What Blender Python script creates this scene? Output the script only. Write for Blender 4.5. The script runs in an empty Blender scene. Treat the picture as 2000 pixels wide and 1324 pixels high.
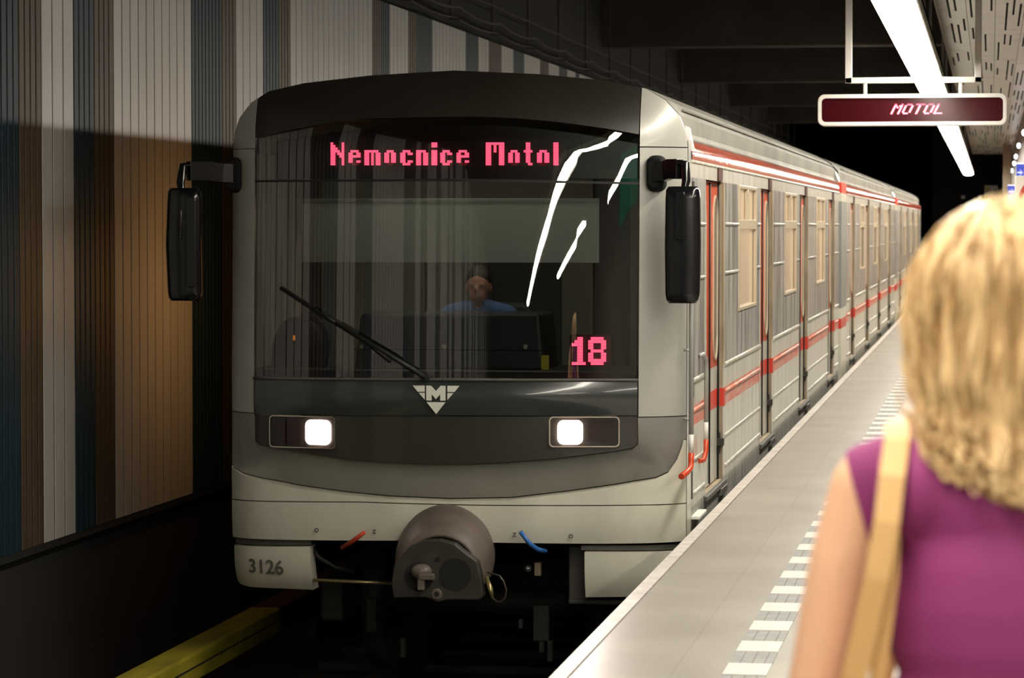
import bpy, bmesh, math, random
from mathutils import Vector, Matrix, noise
random.seed(7)
SC = bpy.context.scene
COL = SC.collection
PI = math.pi

# ------------------------------------------------------------------ camera, exposure, world, lamps
FPX = 5900.0            # focal length in pixels of a 2000 px wide frame
EYE = 1.72              # eye height above the platform (z = 0)
PITCH = math.atan(222 / FPX)
YAW = math.atan(935 / FPX * math.cos(PITCH))
cam_d = bpy.data.cameras.new('camera')
cam_d.sensor_width = 36.0
cam_d.lens = 36.0 * FPX / 2000.0
cam_d.clip_start = 0.1
cam_d.clip_end = 400
cam_d.dof.use_dof = True
cam_d.dof.focus_distance = 17.6
cam_d.dof.aperture_fstop = 6.3
cam = bpy.data.objects.new('camera', cam_d)
COL.objects.link(cam)
cam.location = (0, 0, EYE)
cam.rotation_euler = (PI / 2 - PITCH, 0, YAW)
SC.camera = cam
SC.view_settings.view_transform = 'Standard'
SC.view_settings.look = 'None'
SC.view_settings.gamma = 1.0
SC.view_settings.use_curve_mapping = False
SC.view_settings.exposure = 0.0
SC.cycles.max_bounces = 7
SC.cycles.transparent_max_bounces = 12
SC.cycles.caustics_reflective = False
SC.cycles.caustics_refractive = False
SC.cycles.sample_clamp_indirect = 4.0
world = bpy.data.worlds.new('world')
SC.world = world
world.use_nodes = True
world.node_tree.nodes['Background'].inputs[0].default_value = (0.6, 0.65, 0.7, 1)
world.node_tree.nodes['Background'].inputs[1].default_value = 0.003
LAMP_E = 34.0           # strength of the tube row over the platform edge
HEAD_E = 60.0

def area(name, loc, rot, sx, sy, power, colr):
    d = bpy.data.lights.new(name, 'AREA')
    d.shape = 'RECTANGLE'
    d.size, d.size_y, d.energy, d.color = sx, sy, power, colr
    o = bpy.data.objects.new(name, d)
    o.location, o.rotation_euler = loc, rot
    COL.objects.link(o)
    return o

# ------------------------------------------------------------------ measuring: photo pixel -> point of the place
_F = (-math.sin(YAW) * math.cos(PITCH), math.cos(YAW) * math.cos(PITCH), -math.sin(PITCH))
_R = (math.cos(YAW), math.sin(YAW), 0.0)
_U = (_R[1] * _F[2] - _R[2] * _F[1], _R[2] * _F[0] - _R[0] * _F[2], _R[0] * _F[1] - _R[1] * _F[0])
def ray(px, py):
    a = (px - 1000) / FPX
    b = (662 - py) / FPX
    return [_F[i] + a * _R[i] + b * _U[i] for i in range(3)]
def atY(px, py, Y):
    d = ray(px, py); t = Y / d[1]
    return Vector((d[0] * t, Y, EYE + d[2] * t))
def atX(px, py, X):
    d = ray(px, py); t = X / d[0]
    return Vector((X, d[1] * t, EYE + d[2] * t))

# ------------------------------------------------------------------ materials
def mat(name, base, rough=0.5, metal=0.0, noise_amt=0.0, noise_scale=6.0, stretch=(1, 1, 1), bump=0.0,
        bump_scale=8.0, bump_stretch=(1, 1, 1), emit=None, estr=0.0, dark=None, spec=0.5, coat=0.0, detail=4.0, ramp=(.35, .68)):
    m = bpy.data.materials.new(name)
    m.use_nodes = True
    nt = m.node_tree
    b = nt.nodes['Principled BSDF']
    b.inputs['Base Color'].default_value = (*base, 1)
    b.inputs['Roughness'].default_value = rough
    b.inputs['Metallic'].default_value = metal
    b.inputs['Specular IOR Level'].default_value = spec
    b.inputs['Coat Weight'].default_value = coat
    b.inputs['Coat Roughness'].default_value = 0.05
    if emit:
        b.inputs['Emission Color'].default_value = (*emit, 1)
        b.inputs['Emission Strength'].default_value = estr
    tc = nt.nodes.new('ShaderNodeTexCoord')
    def nz(scale, st):
        mp = nt.nodes.new('ShaderNodeMapping')
        mp.inputs['Scale'].default_value = st
        nt.links.new(tc.outputs['Object'], mp.inputs['Vector'])
        n = nt.nodes.new('ShaderNodeTexNoise')
        n.inputs['Scale'].default_value = scale
        n.inputs['Detail'].default_value = detail
        nt.links.new(mp.outputs[0], n.inputs['Vector'])
        return n
    if noise_amt > 0:
        n = nz(noise_scale, stretch)
        r = nt.nodes.new('ShaderNodeValToRGB')
        r.color_ramp.elements[0].position = ramp[0]
        r.color_ramp.elements[1].position = ramp[1]
        dk = dark if dark else tuple(c * (1 - noise_amt) for c in base)
        r.color_ramp.elements[0].color = (*dk, 1)
        r.color_ramp.elements[1].color = (*base, 1)
        nt.links.new(n.outputs['Fac'], r.inputs[0])
        nt.links.new(r.outputs[0], b.inputs['Base Color'])
    if bump > 0:
        n2 = nz(bump_scale, bump_stretch)
        bp = nt.nodes.new('ShaderNodeBump')
        bp.inputs['Strength'].default_value = 1.0
        bp.inputs['Distance'].default_value = bump
        nt.links.new(n2.outputs['Fac'], bp.inputs['Height'])
        nt.links.new(bp.outputs[0], b.inputs['Normal'])
    return m

def glass(name, tint, ior=1.5, rough=0.0):
    m = bpy.data.materials.new(name)
    m.use_nodes = True
    nt = m.node_tree
    nt.nodes.clear()
    out = nt.nodes.new('ShaderNodeOutputMaterial')
    mx = nt.nodes.new('ShaderNodeMixShader')
    fr = nt.nodes.new('ShaderNodeFresnel'); fr.inputs['IOR'].default_value = ior
    tr = nt.nodes.new('ShaderNodeBsdfTransparent'); tr.inputs[0].default_value = (*tint, 1)
    gl = nt.nodes.new('ShaderNodeBsdfGlossy'); gl.inputs['Roughness'].default_value = rough
    nt.links.new(fr.outputs[0], mx.inputs[0])
    nt.links.new(tr.outputs[0], mx.inputs[1])
    nt.links.new(gl.outputs[0], mx.inputs[2])
    nt.links.new(mx.outputs[0], out.inputs[0])
    return m

M = {}
M['white_panel'] = mat('white_panel', (0.45, 0.435, 0.41), 0.45, spec=.35, noise_amt=0.12, noise_scale=2, stretch=(1, 1, .3))
M['blue_panel'] = mat('blue_panel', (0.012, 0.032, 0.045), 0.50, spec=.22, noise_amt=0.2, noise_scale=2)
M['brown_panel'] = mat('brown_panel', (0.085, 0.058, 0.036), 0.50, spec=.22, noise_amt=0.2, noise_scale=2)
M['gap_black'] = mat('gap_black', (0.006, 0.006, 0.006), 0.9)
M['tunnel_dark'] = mat('tunnel_dark', (0.018, 0.016, 0.014), 0.9, noise_amt=0.4, noise_scale=3)
M['beam_dark'] = mat('beam_dark', (0.06, 0.052, 0.044), 0.8, noise_amt=0.3, noise_scale=2)
M['ballast'] = mat('ballast', (0.02, 0.018, 0.016), 0.95, noise_amt=0.5, noise_scale=20, bump=0.02, bump_scale=25)
M['rail_steel'] = mat('rail_steel', (0.10, 0.085, 0.07), 0.45, metal=0.7)
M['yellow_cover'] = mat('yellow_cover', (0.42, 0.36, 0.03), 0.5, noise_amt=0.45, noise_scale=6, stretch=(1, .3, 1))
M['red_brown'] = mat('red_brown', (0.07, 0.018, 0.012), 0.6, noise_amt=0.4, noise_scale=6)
M['edge_stone'] = mat('edge_stone', (0.62, 0.57, 0.53), 0.5, noise_amt=0.25, noise_scale=9, bump=0.002, bump_scale=60)
M['tile_light'] = mat('tile_light', (0.62, 0.60, 0.55), 0.55, noise_amt=0.12, noise_scale=14)
M['tile_grey'] = mat('tile_grey', (0.27, 0.27, 0.26), 0.6, noise_amt=0.2, noise_scale=14)
M['grout'] = mat('grout', (0.16, 0.145, 0.13), 0.8)
M['silver_paint'] = mat('silver_paint', (0.28, 0.27, 0.245), 0.32, metal=0.15, noise_amt=0.18, noise_scale=2.2, coat=0.15)
M['pillar_paint'] = mat('pillar_paint', (0.46, 0.45, 0.41), 0.30, metal=0.1, noise_amt=0.12, noise_scale=2.2, coat=0.2)
M['car_white'] = mat('car_white', (0.68, 0.66, 0.55), 0.35, noise_amt=0.18, noise_scale=3, stretch=(1, 1, .5), coat=0.15)
M['header_grey'] = mat('header_grey', (0.026, 0.023, 0.018), 0.36, noise_amt=0.2, noise_scale=2, coat=0.1)
M['mask_grey'] = mat('mask_grey', (0.035, 0.040, 0.040), 0.18, coat=0.5)
M['mask_black'] = mat('mask_black', (0.030, 0.026, 0.021), 0.28, coat=0.3)
M['black_gloss'] = mat('black_gloss', (0.006, 0.006, 0.007), 0.16, coat=0.15)
M['black_matt'] = mat('black_matt', (0.007, 0.007, 0.007), 0.8, spec=.2)
M['rubber'] = mat('rubber', (0.006, 0.006, 0.006), 0.6)
M['side_grey'] = mat('side_grey', (0.36, 0.34, 0.32), 0.30, spec=.22, noise_amt=0.5, dark=(.15, .14, .13), noise_scale=5, stretch=(1, 1.3, .16), ramp=(.40, .56),
                     bump=0.008, bump_scale=5, bump_stretch=(1, 1.6, .35), coat=0.0)  # streaky dirt, its contrast raised to stand in for vertical reflections
M['side_white'] = mat('side_white', (0.62, 0.60, 0.52), 0.30, noise_amt=0.35, noise_scale=6, stretch=(1, 1.8, .25),
                      bump=0.0045, bump_scale=5, bump_stretch=(1, 1.6, .4), coat=0.15)
M['side_skirt'] = mat('side_skirt', (0.42, 0.42, 0.38), 0.45, noise_amt=0.55, noise_scale=6, stretch=(1, 2.2, .4))
M['side_red'] = mat('side_red', (0.60, 0.075, 0.030), 0.10, spec=.4, noise_amt=0.25, noise_scale=4,
                    bump=0.0030, bump_scale=14, bump_stretch=(1, 1.0, 1.6), coat=0.0)
M['belt_red'] = mat('belt_red', (0.66, 0.09, 0.05), 0.35, noise_amt=0.55, noise_scale=5, stretch=(1, .6, 3),
                    dark=(0.62, 0.34, 0.26))
M['patch_red'] = mat('patch_red', (0.60, 0.045, 0.025), 0.35)
M['door_red'] = mat('door_red', (0.56, 0.085, 0.035), 0.30, noise_amt=0.2, noise_scale=5)
M['jamb_tan'] = mat('jamb_tan', (0.42, 0.33, 0.22), 0.5, noise_amt=0.4, noise_scale=3)
M['window_frame'] = mat('window_frame', (0.62, 0.52, 0.38), 0.35, metal=0.3)
M['window_pane'] = mat('window_pane', (0.30, 0.22, 0.14), 0.10, emit=(1.0, 0.72, 0.45), estr=0.20, noise_amt=0.4, noise_scale=1.5,
                       stretch=(1, 1, .6))  # beige base and faint warm glow stand in for reflections and lit saloon
M['window_pane_dim'] = mat('window_pane_dim', (0.05, 0.045, 0.04), 0.06, emit=(1.0, 0.72, 0.45), estr=0.03)  # darker copy with less saloon glow put into the pane
M['warm_window'] = mat('warm_window', (0.3, 0.2, 0.1), 0.4, emit=(1.0, 0.50, 0.17), estr=2.2)
M['post_grey'] = mat('post_grey', (0.24, 0.24, 0.23), 0.45, noise_amt=0.1)
M['roof_grey'] = mat('roof_grey', (0.24, 0.23, 0.20), 0.55, spec=.3, noise_amt=0.3, noise_scale=2.5, stretch=(1, .5, 1),
                     bump=0.006, bump_scale=3)
M['steel'] = mat('steel', (0.45, 0.45, 0.43), 0.25, metal=0.8)
M['rail_grey'] = mat('rail_grey', (0.42, 0.42, 0.40), 0.35, metal=0.2)
M['rail_white'] = mat('rail_white', (0.75, 0.74, 0.70), 0.4)
M['hood_grey'] = mat('hood_grey', (0.135, 0.105, 0.085), 0.5, noise_amt=0.35, noise_scale=6, bump=0.004, bump_scale=12)
M['cast_dark'] = mat('cast_dark', (0.038, 0.035, 0.027), 0.5, noise_amt=0.4, noise_scale=12, metal=0.2)
M['bogie_dark'] = mat('bogie_dark', (0.03, 0.028, 0.023), 0.7, noise_amt=0.5, noise_scale=8)
M['valance_grey'] = mat('valance_grey', (0.10, 0.095, 0.085), 0.6, noise_amt=0.2)
M['brass'] = mat('brass', (0.35, 0.28, 0.14), 0.35, metal=0.8)
M['hose_red'] = mat('hose_red', (0.45, 0.05, 0.02), 0.4)
M['hose_blue'] = mat('hose_blue', (0.03, 0.13, 0.40), 0.4)
M['decal_grey'] = mat('decal_grey', (0.11, 0.105, 0.09), 0.6)
M['decal_white'] = mat('decal_white', (0.78, 0.78, 0.70), 0.5)
M['led_red'] = mat('led_red', (0.3, 0.02, 0.03), 0.5, emit=(1.0, 0.07, 0.14), estr=3.2)
M['led_dim'] = mat('led_dim', (0.2, 0.01, 0.02), 0.5, emit=(1.0, 0.03, 0.05), estr=0.10)
M['led_back'] = mat('led_back', (0.008, 0.006, 0.006), 0.35)
M['led_hot'] = mat('led_hot', (0.9, 0.2, 0.3), 0.5, emit=(1.0, 0.10, 0.20), estr=4.0)
M['head_lamp'] = mat('head_lamp', (1, 1, 1), 0.3, emit=(1.0, 0.90, 0.84), estr=HEAD_E)
M['tail_lens'] = mat('tail_lens', (0.045, 0.010, 0.010), 0.12, coat=0.5)
M['chrome'] = mat('chrome', (0.65, 0.58, 0.52), 0.16, metal=1.0)
M['orange_lens'] = mat('orange_lens', (0.7, 0.2, 0.02), 0.3, emit=(1, .3, .02), estr=0.5)
M['tube_light'] = mat('tube_light', (1, 1, 1), 0.5, emit=(1.0, 0.93, 0.80), estr=LAMP_E)
M['lamp_case'] = mat('lamp_case', (0.75, 0.72, 0.66), 0.35, metal=0.1)
M['canopy'] = mat('canopy', (0.52, 0.485, 0.43), 0.30, metal=0.35, noise_amt=0.15, noise_scale=2, bump=0.010, bump_scale=3,
                  bump_stretch=(1, .5, 1))
M['sign_white'] = mat('sign_white', (0.78, 0.76, 0.72), 0.35)
M['sign_screen'] = mat('sign_screen', (0.035, 0.004, 0.006), 0.10, spec=.15, emit=(1.0, 0.02, 0.03), estr=0.012)
M['column_tan'] = mat('column_tan', (0.40, 0.33, 0.25), 0.5, noise_amt=0.2, noise_scale=2)
M['wall_beige'] = mat('wall_beige', (0.52, 0.43, 0.32), 0.30, noise_amt=0.3, noise_scale=1.2)
M['wall_plain'] = mat('wall_plain', (0.32, 0.29, 0.25), 0.45, noise_amt=0.2, noise_scale=1.2)
M['spot_glow'] = mat('spot_glow', (1, 1, 1), 0.5, emit=(0.95, 0.95, 1.0), estr=9.0)
M['sign_blue'] = mat('sign_blue', (0.03, 0.05, 0.35), 0.4, emit=(0.08, 0.12, 0.75), estr=0.5)
M['sign_arrow'] = mat('sign_arrow', (0.9, 0.9, 0.9), 0.4, emit=(0.9, 0.92, 1.0), estr=1.2)
M['box_grey'] = mat('box_grey', (0.88, 0.85, 0.78), 0.5)
M['sticker_yellow'] = mat('sticker_yellow', (0.75, 0.62, 0.05), 0.5)
M['cab_cream'] = mat('cab_cream', (0.17, 0.165, 0.13), 0.6)
M['cab_dark'] = mat('cab_dark', (0.035, 0.035, 0.032), 0.6)
M['console_blue'] = mat('console_blue', (0.022, 0.032, 0.042), 0.4, coat=0.2)
M['blind_grey'] = mat('blind_grey', (0.42, 0.43, 0.40), 0.7)
M['skin'] = mat('skin', (0.80, 0.46, 0.29), 0.5, noise_amt=0.06, noise_scale=5)
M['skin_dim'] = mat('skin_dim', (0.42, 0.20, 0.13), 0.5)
M['shirt_blue'] = mat('shirt_blue', (0.08, 0.14, 0.32), 0.8)
M['trousers'] = mat('trousers', (0.02, 0.02, 0.03), 0.8)
M['hair_dark'] = mat('hair_dark', (0.03, 0.02, 0.015), 0.6)
M['dress_purple'] = mat('dress_purple', (0.27, 0.028, 0.155), 0.75, noise_amt=0.18, noise_scale=3, bump=0.003, bump_scale=5)
M['strap_tan'] = mat('strap_tan', (0.62, 0.37, 0.14), 0.55)
M['bag_dark'] = mat('bag_dark', (0.10, 0.055, 0.025), 0.5)
M['hair_blond'] = mat('hair_blond', (0.90, 0.66, 0.35), 0.40, noise_amt=0.6, noise_scale=55, stretch=(1, 1, .10),
                      dark=(0.42, 0.25, 0.10), detail=2, ramp=(.36, .62))
M['shoe'] = mat('shoe', (0.05, 0.03, 0.03), 0.4)
M['backpack'] = mat('backpack', (0.012, 0.016, 0.035), 0.8)
M['backpack_loop'] = mat('backpack_loop', (0.05, 0.06, 0.08), 0.6)
M['reflection_green'] = mat('reflection_green', (0.01, 0.16, 0.09), 0.5, emit=(0.0, 0.35, 0.18), estr=0.5)
M['blue_cloth'] = mat('blue_cloth', (0.03, 0.14, 0.45), 0.7)
M['red_cloth'] = mat('red_cloth', (0.50, 0.06, 0.05), 0.7)
M['glass_front'] = glass('glass_front', (0.62, 0.66, 0.63), 2.15)
M['glass_cover'] = glass('glass_cover', (0.75, 0.70, 0.70), 1.45)

def cloth(name, colr, fac):
    m = bpy.data.materials.new(name); m.use_nodes = True; nt = m.node_tree; nt.nodes.clear()
    out = nt.nodes.new('ShaderNodeOutputMaterial'); mx = nt.nodes.new('ShaderNodeMixShader'); mx.inputs[0].default_value = fac
    d = nt.nodes.new('ShaderNodeBsdfDiffuse'); tl = nt.nodes.new('ShaderNodeBsdfTranslucent')
    for n in (d, tl): n.inputs[0].default_value = (*colr, 1)
    nt.links.new(d.outputs[0], mx.inputs[1]); nt.links.new(tl.outputs[0], mx.inputs[2]); nt.links.new(mx.outputs[0], out.inputs[0])
    return m
M['blind_grey'] = cloth('blind_grey', (0.80, 0.82, 0.78), .5)
# platform paving: procedural slabs
def floor_material():
    m = bpy.data.materials.new('platform_paving')
    m.use_nodes = True
    nt = m.node_tree
    b = nt.nodes['Principled BSDF']
    b.inputs['Roughness'].default_value = 0.42
    tc = nt.nodes.new('ShaderNodeTexCoord')
    n = nt.nodes.new('ShaderNodeTexNoise'); n.inputs['Scale'].default_value = 1.6; n.inputs['Detail'].default_value = 6
    nt.links.new(tc.outputs['Object'], n.inputs['Vector'])
    n3 = nt.nodes.new('ShaderNodeTexNoise'); n3.inputs['Scale'].default_value = 60
    nt.links.new(tc.outputs['Object'], n3.inputs['Vector'])
    r = nt.nodes.new('ShaderNodeValToRGB')
    r.color_ramp.elements[0].position = .3; r.color_ramp.elements[0].color = (0.235, 0.215, 0.180, 1)
    r.color_ramp.elements[1].position = .7; r.color_ramp.elements[1].color = (0.305, 0.285, 0.240, 1)
    nt.links.new(n.outputs['Fac'], r.inputs[0])
    mp = nt.nodes.new('ShaderNodeMapping')
    mp.inputs['Rotation'].default_value = (0, 0, PI / 2)
    nt.links.new(tc.outputs['Object'], mp.inputs['Vector'])
    br = nt.nodes.new('ShaderNodeTexBrick')
    br.inputs['Scale'].default_value = 1.0
    br.inputs['Brick Width'].default_value = 1.2
    br.inputs['Row Height'].default_value = 0.6
    br.inputs['Mortar Size'].default_value = 0.004
    br.inputs['Color1'].default_value = (1, 1, 1, 1); br.inputs['Color2'].default_value = (.93, .93, .93, 1)
    br.inputs['Mortar'].default_value = (.80, .80, .80, 1)
    nt.links.new(mp.outputs[0], br.inputs['Vector'])
    mx = nt.nodes.new('ShaderNodeMix'); mx.data_type = 'RGBA'; mx.blend_type = 'MULTIPLY'
    mx.inputs['Factor'].default_value = 1.0
    nt.links.new(r.outputs[0], mx.inputs[6]); nt.links.new(br.outputs['Color'], mx.inputs[7])
    nt.links.new(mx.outputs[2], b.inputs['Base Color'])
    bp = nt.nodes.new('ShaderNodeBump'); bp.inputs['Distance'].default_value = 0.001
    nt.links.new(n3.outputs['Fac'], bp.inputs['Height']); nt.links.new(bp.outputs[0], b.inputs['Normal'])
    return m
M['paving'] = floor_material()

# ------------------------------------------------------------------ mesh building
ORG = {}
class MB:
    def __init__(s):
        s.v = []; s.f = []; s.m = []; s.s = []
    def add(s, vs, fs, mi=0, smooth=False):
        k = len(s.v)
        s.v += [tuple(v) for v in vs]
        for f in fs:
            s.f.append(tuple(i + k for i in f)); s.m.append(mi); s.s.append(smooth)
    def box(s, a, b, mi=0):
        x0, x1 = sorted((a[0], b[0])); y0, y1 = sorted((a[1], b[1])); z0, z1 = sorted((a[2], b[2]))
        vs = [(x0, y0, z0), (x1, y0, z0), (x1, y1, z0), (x0, y1, z0), (x0, y0, z1), (x1, y0, z1), (x1, y1, z1), (x0, y1, z1)]
        s.add(vs, [(0, 3, 2, 1), (4, 5, 6, 7), (0, 1, 5, 4), (1, 2, 6, 5), (2, 3, 7, 6), (3, 0, 4, 7)], mi)
    def quad(s, a, b, c, d, mi=0):
        s.add([a, b, c, d], [(0, 1, 2, 3)], mi)
    def loft(s, rings, mi=0, smooth=True, caps=True, closed=True):
        n = len(rings[0]); k = len(s.v)
        for r in rings: s.v += [tuple(p) for p in r]
        for i in range(len(rings) - 1):
            for j in range(n if closed else n - 1):
                j2 = (j + 1) % n
                s.f.append((k + i * n + j, k + i * n + j2, k + (i + 1) * n + j2, k + (i + 1) * n + j)); s.m.append(mi); s.s.append(smooth)
        if caps and closed:
            s.f.append(tuple(k + j for j in reversed(range(n)))); s.m.append(mi); s.s.append(False)
            s.f.append(tuple(k + (len(rings) - 1) * n + j for j in range(n))); s.m.append(mi); s.s.append(False)
    def tube(s, pts, r, n=10, mi=0, caps=True, flat=1.0):
        pts = [Vector(p) for p in pts]
        rs = r if isinstance(r, (list, tuple)) else [r] * len(pts)
        rings = []; up = None
        for i, p in enumerate(pts):
            t = (pts[min(i + 1, len(pts) - 1)] - pts[max(i - 1, 0)])
            if t.length < 1e-9: t = Vector((0, 0, 1))
            t.normalize()
            if up is None:
                up = Vector((0, 0, 1)) if abs(t.z) < .9 else Vector((1, 0, 0))
            a = t.cross(up).normalized(); bb = a.cross(t).normalized(); up = bb
            rings.append([p + (a * math.cos(q * 2 * PI / n) * rs[i]) + (bb * math.sin(q * 2 * PI / n) * rs[i] * flat) for q in range(n)])
        s.loft(rings, mi, True, caps)
    def ribbon(s, pts, w, th, side, mi=0):
        side = Vector(side).normalized(); rings = []
        pts = [Vector(p) for p in pts]
        for i, p in enumerate(pts):
            t = (pts[min(i + 1, len(pts) - 1)] - pts[max(i - 1, 0)]).normalized()
            nrm = t.cross(side).normalized(); sd = nrm.cross(t).normalized()
            rings.append([p - sd * w / 2 - nrm * th / 2, p + sd * w / 2 - nrm * th / 2, p + sd * w / 2 + nrm * th / 2, p - sd * w / 2 + nrm * th / 2])
        s.loft(rings, mi, False)
    def ell(s, c, r, nu=16, nv=10, mi=0, rot=None):
        vs = []; c = Vector(c)
        for i in range(nv + 1):
            th = PI * i / nv
            for j in range(nu):
                ph = 2 * PI * j / nu
                p = Vector((r[0] * math.sin(th) * math.cos(ph), r[1] * math.sin(th) * math.sin(ph), r[2] * math.cos(th)))
                if rot: p = rot @ p
                vs.append(c + p)
        fs = []
        for i in range(nv):
            for j in range(nu):
                j2 = (j + 1) % nu
                fs.append((i * nu + j, (i + 1) * nu + j, (i + 1) * nu + j2, i * nu + j2))
        s.add(vs, fs, mi, True)
    def cyl(s, a, b, r, n=20, mi=0, r2=None):
        a = Vector(a); b = Vector(b)
        s.tube([a, b], [r, r if r2 is None else r2], n, mi)
    def prism(s, poly, origin, ux, uy, depth, mi=0):
        """flat outline (2-D points) standing in the ux/uy plane, given a thickness along ux x uy"""
        o = Vector(origin); ux = Vector(ux); uy = Vector(uy); nn = ux.cross(uy).normalized()
        n = len(poly)
        A = [o + ux * p[0] + uy * p[1] for p in poly]; B = [p + nn * depth for p in A]
        s.add(A + B, [tuple(reversed(range(n))), tuple(range(n, 2 * n))] + [(i, (i + 1) % n, n + (i + 1) % n, n + i) for i in range(n)], mi)
    def build(s, name, mats, parent=None, bevel=0.0, seg=2, keepsmooth=True):
        if not isinstance(mats, (list, tuple)): mats = [mats]
        org = ORG.get(parent.name, Vector((0, 0, 0))) if parent else Vector((0, 0, 0))
        me = bpy.data.meshes.new(name)
        me.from_pydata([(v[0] - org[0], v[1] - org[1], v[2] - org[2]) for v in s.v], [], s.f)
        for k in mats: me.materials.append(M[k])
        me.polygons.foreach_set('material_index', s.m)
        me.polygons.foreach_set('use_smooth', s.s)
        bm = bmesh.new(); bm.from_mesh(me)
        bmesh.ops.recalc_face_normals(bm, faces=bm.faces)
        bm.to_mesh(me); bm.free()
        me.update()
        o = bpy.data.objects.new(name, me)
        COL.objects.link(o)
        if parent:
            o.parent = parent
            ORG[o.name] = org
        if bevel:
            b = o.modifiers.new('bevel', 'BEVEL'); b.width = bevel; b.segments = seg; b.limit_method = 'ANGLE'
        return o

def tag(o, label=None, cat=None, group=None, kind=None):
    if label: o['label'] = label
    if cat: o['category'] = cat
    if group: o['group'] = group
    if kind: o['kind'] = kind
    return o
def thing(name, label, cat, loc=(0, 0, 0), group=None):
    o = bpy.data.objects.new(name, None)
    o.empty_display_size = 0.2
    COL.objects.link(o)
    o.location = loc
    ORG[o.name] = Vector(loc)
    return tag(o, label, cat, group)
def struct(o): return tag(o, kind='structure')
def copy_tree(o, parent=None):
    c = o.copy(); COL.objects.link(c)
    if parent: c.parent = parent
    for ch in [k for k in bpy.data.objects if k.parent == o]:
        copy_tree(ch, c)
    return c
def rrect(x0, z0, x1, z1, r, n=4):
    out = []
    for cx, cz, a0 in ((x1 - r, z0 + r, -PI / 2), (x1 - r, z1 - r, 0), (x0 + r, z1 - r, PI / 2), (x0 + r, z0 + r, PI)):
        for i in range(n + 1):
            a = a0 + i * PI / 2 / n
            out.append((cx + r * math.cos(a), cz + r * math.sin(a)))
    return out
def text_mesh(mb, txt, size, origin, ux, uy, off, mi=0, bold=0.0, surf=None):
    c = bpy.data.curves.new('txt', 'FONT'); c.body = txt; c.size = size; c.align_x = 'CENTER'; c.offset = bold
    o = bpy.data.objects.new('txt', c); COL.objects.link(o)
    dg = bpy.context.evaluated_depsgraph_get(); dg.update()
    me = bpy.data.meshes.new_from_object(o.evaluated_get(dg))
    ux = Vector(ux); uy = Vector(uy); org = Vector(origin); nn = ux.cross(uy).normalized() * off
    pts = [org + ux * v.co.x + uy * v.co.y + nn for v in me.vertices]
    if surf: pts = [Vector((p.x, surf(p.x, p.z), p.z)) for p in pts]
    mb.add(pts, [tuple(p.vertices) for p in me.polygons], mi)
    bpy.data.objects.remove(o); bpy.data.curves.remove(c); bpy.data.meshes.remove(me)

# ------------------------------------------------------------------ the station
WX = -5.6                 # striped wall
EDGE = -1.652             # platform edge
TRK = -1.1                # top of rails
YA, YB = -45.0, 86.0

mb = MB()                 # paving slab, edge strip and tactile strip in one floor
mb.box((-1.575, YA, -0.30), (7.0, YB, 0.0), 0)
struct(mb.build('floor', ['paving']))
mb = MB()
y = YA
while y < YB:
    mb.box((EDGE, y, -0.30), (-1.585, min(y + 1.0, YB) - .006, 0.0), 0); y += 1.0
mb.box((EDGE + .02, YA, -0.30), (-1.575, YB, -0.008), 1)
mb.box((EDGE + .12, YA, TRK - .1), (EDGE + .30, YB, -0.28), 2)
struct(mb.build('trim_1', ['edge_stone', 'grout', 'tunnel_dark']))
mb = MB()                 # tactile strip: light and grey tiles, light ones with small notches
y = 10.2
while y < 84:
    mb.box((-1.005, y, 0.0), (-.835, y + .30, 0.006), 0)
    mb.box((-1.005, y + .30, 0.0), (-.835, y + .64, 0.004), 1)
    for k in range(3):
        x = -0.965 + k * .048
        mb.box((x, y + .31, 0.004), (x + .004, y + .63, 0.0047), 2)
    y += .64
struct(mb.build('trim_2', ['tile_light', 'tile_grey', 'grout']))

mb = MB()
mb.box((-9, YA - 20, TRK - .45), (EDGE + .2, 140, TRK - .2))
tag(mb.build('track_bed', ['ballast']), kind='structure')
def rail(x, label):
    t = thing('running_rail', label, 'rail', (x, 0, TRK - .15))
    p = [(-.07, 0), (.07, 0), (.07, .012), (.01, .03), (.01, .11), (.036, .12), (.036, .15), (-.036, .15), (-.036, .12), (-.01, .11), (-.01, .03), (-.07, .012)]
    m = MB(); m.loft([[(x + a, yy, TRK - .15 + b) for a, b in p] for yy in (YA, 130)], 0, False)
    m.build('rail_profile', ['rail_steel'], t)
rail(-3.82, 'dark steel running rail beneath the train, nearer the striped wall')
rail(-2.38, 'dark steel running rail beneath the train, nearer the platform')
y = 2.0
mb = MB()
for i in range(60):
    mb.box((-4.5, y, TRK - .25), (-1.75, y + .24, TRK - .15)); y += .75
tag(mb.build('trim_3', ['bogie_dark']), kind='structure')

# third rail with yellow cover boards
t = thing('third_rail', 'conductor rail under worn yellow cover boards beside the dark left wall', 'rail', (-4.9, 0, TRK - .2))
mb = MB()
P = [(-.11, -.14), (.10, -.14), (.10, .02), (.085, .03), (-.095, .03), (-.11, .02)]
zc = 1.72 - .531 * 4.85 - .03
yy = -8.2; segs = []
while yy < 60:
    y2 = yy + 5.6
    mb.loft([[(-4.82 + a, q, zc + b) for a, b in P] for q in (yy, y2 - .01)], 1 if yy > 18 else 0, False); yy = y2  # boards beside the train turn dark red-brown, its shade put into the colour
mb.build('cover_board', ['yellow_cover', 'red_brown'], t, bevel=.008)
mb = MB(); mb.box((-4.715, -10, zc - .055), (-4.712, 60, zc - .045), 0); mb.build('cover_seam', ['gap_black'], t)
for k in range(18):
    mb = MB(); mb.box((-4.95, -8 + k * 3.7, TRK - .2), (-4.87, -7.9 + k * 3.7, zc - .13)); mb.build('bracket', ['bogie_dark'], t)

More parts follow.
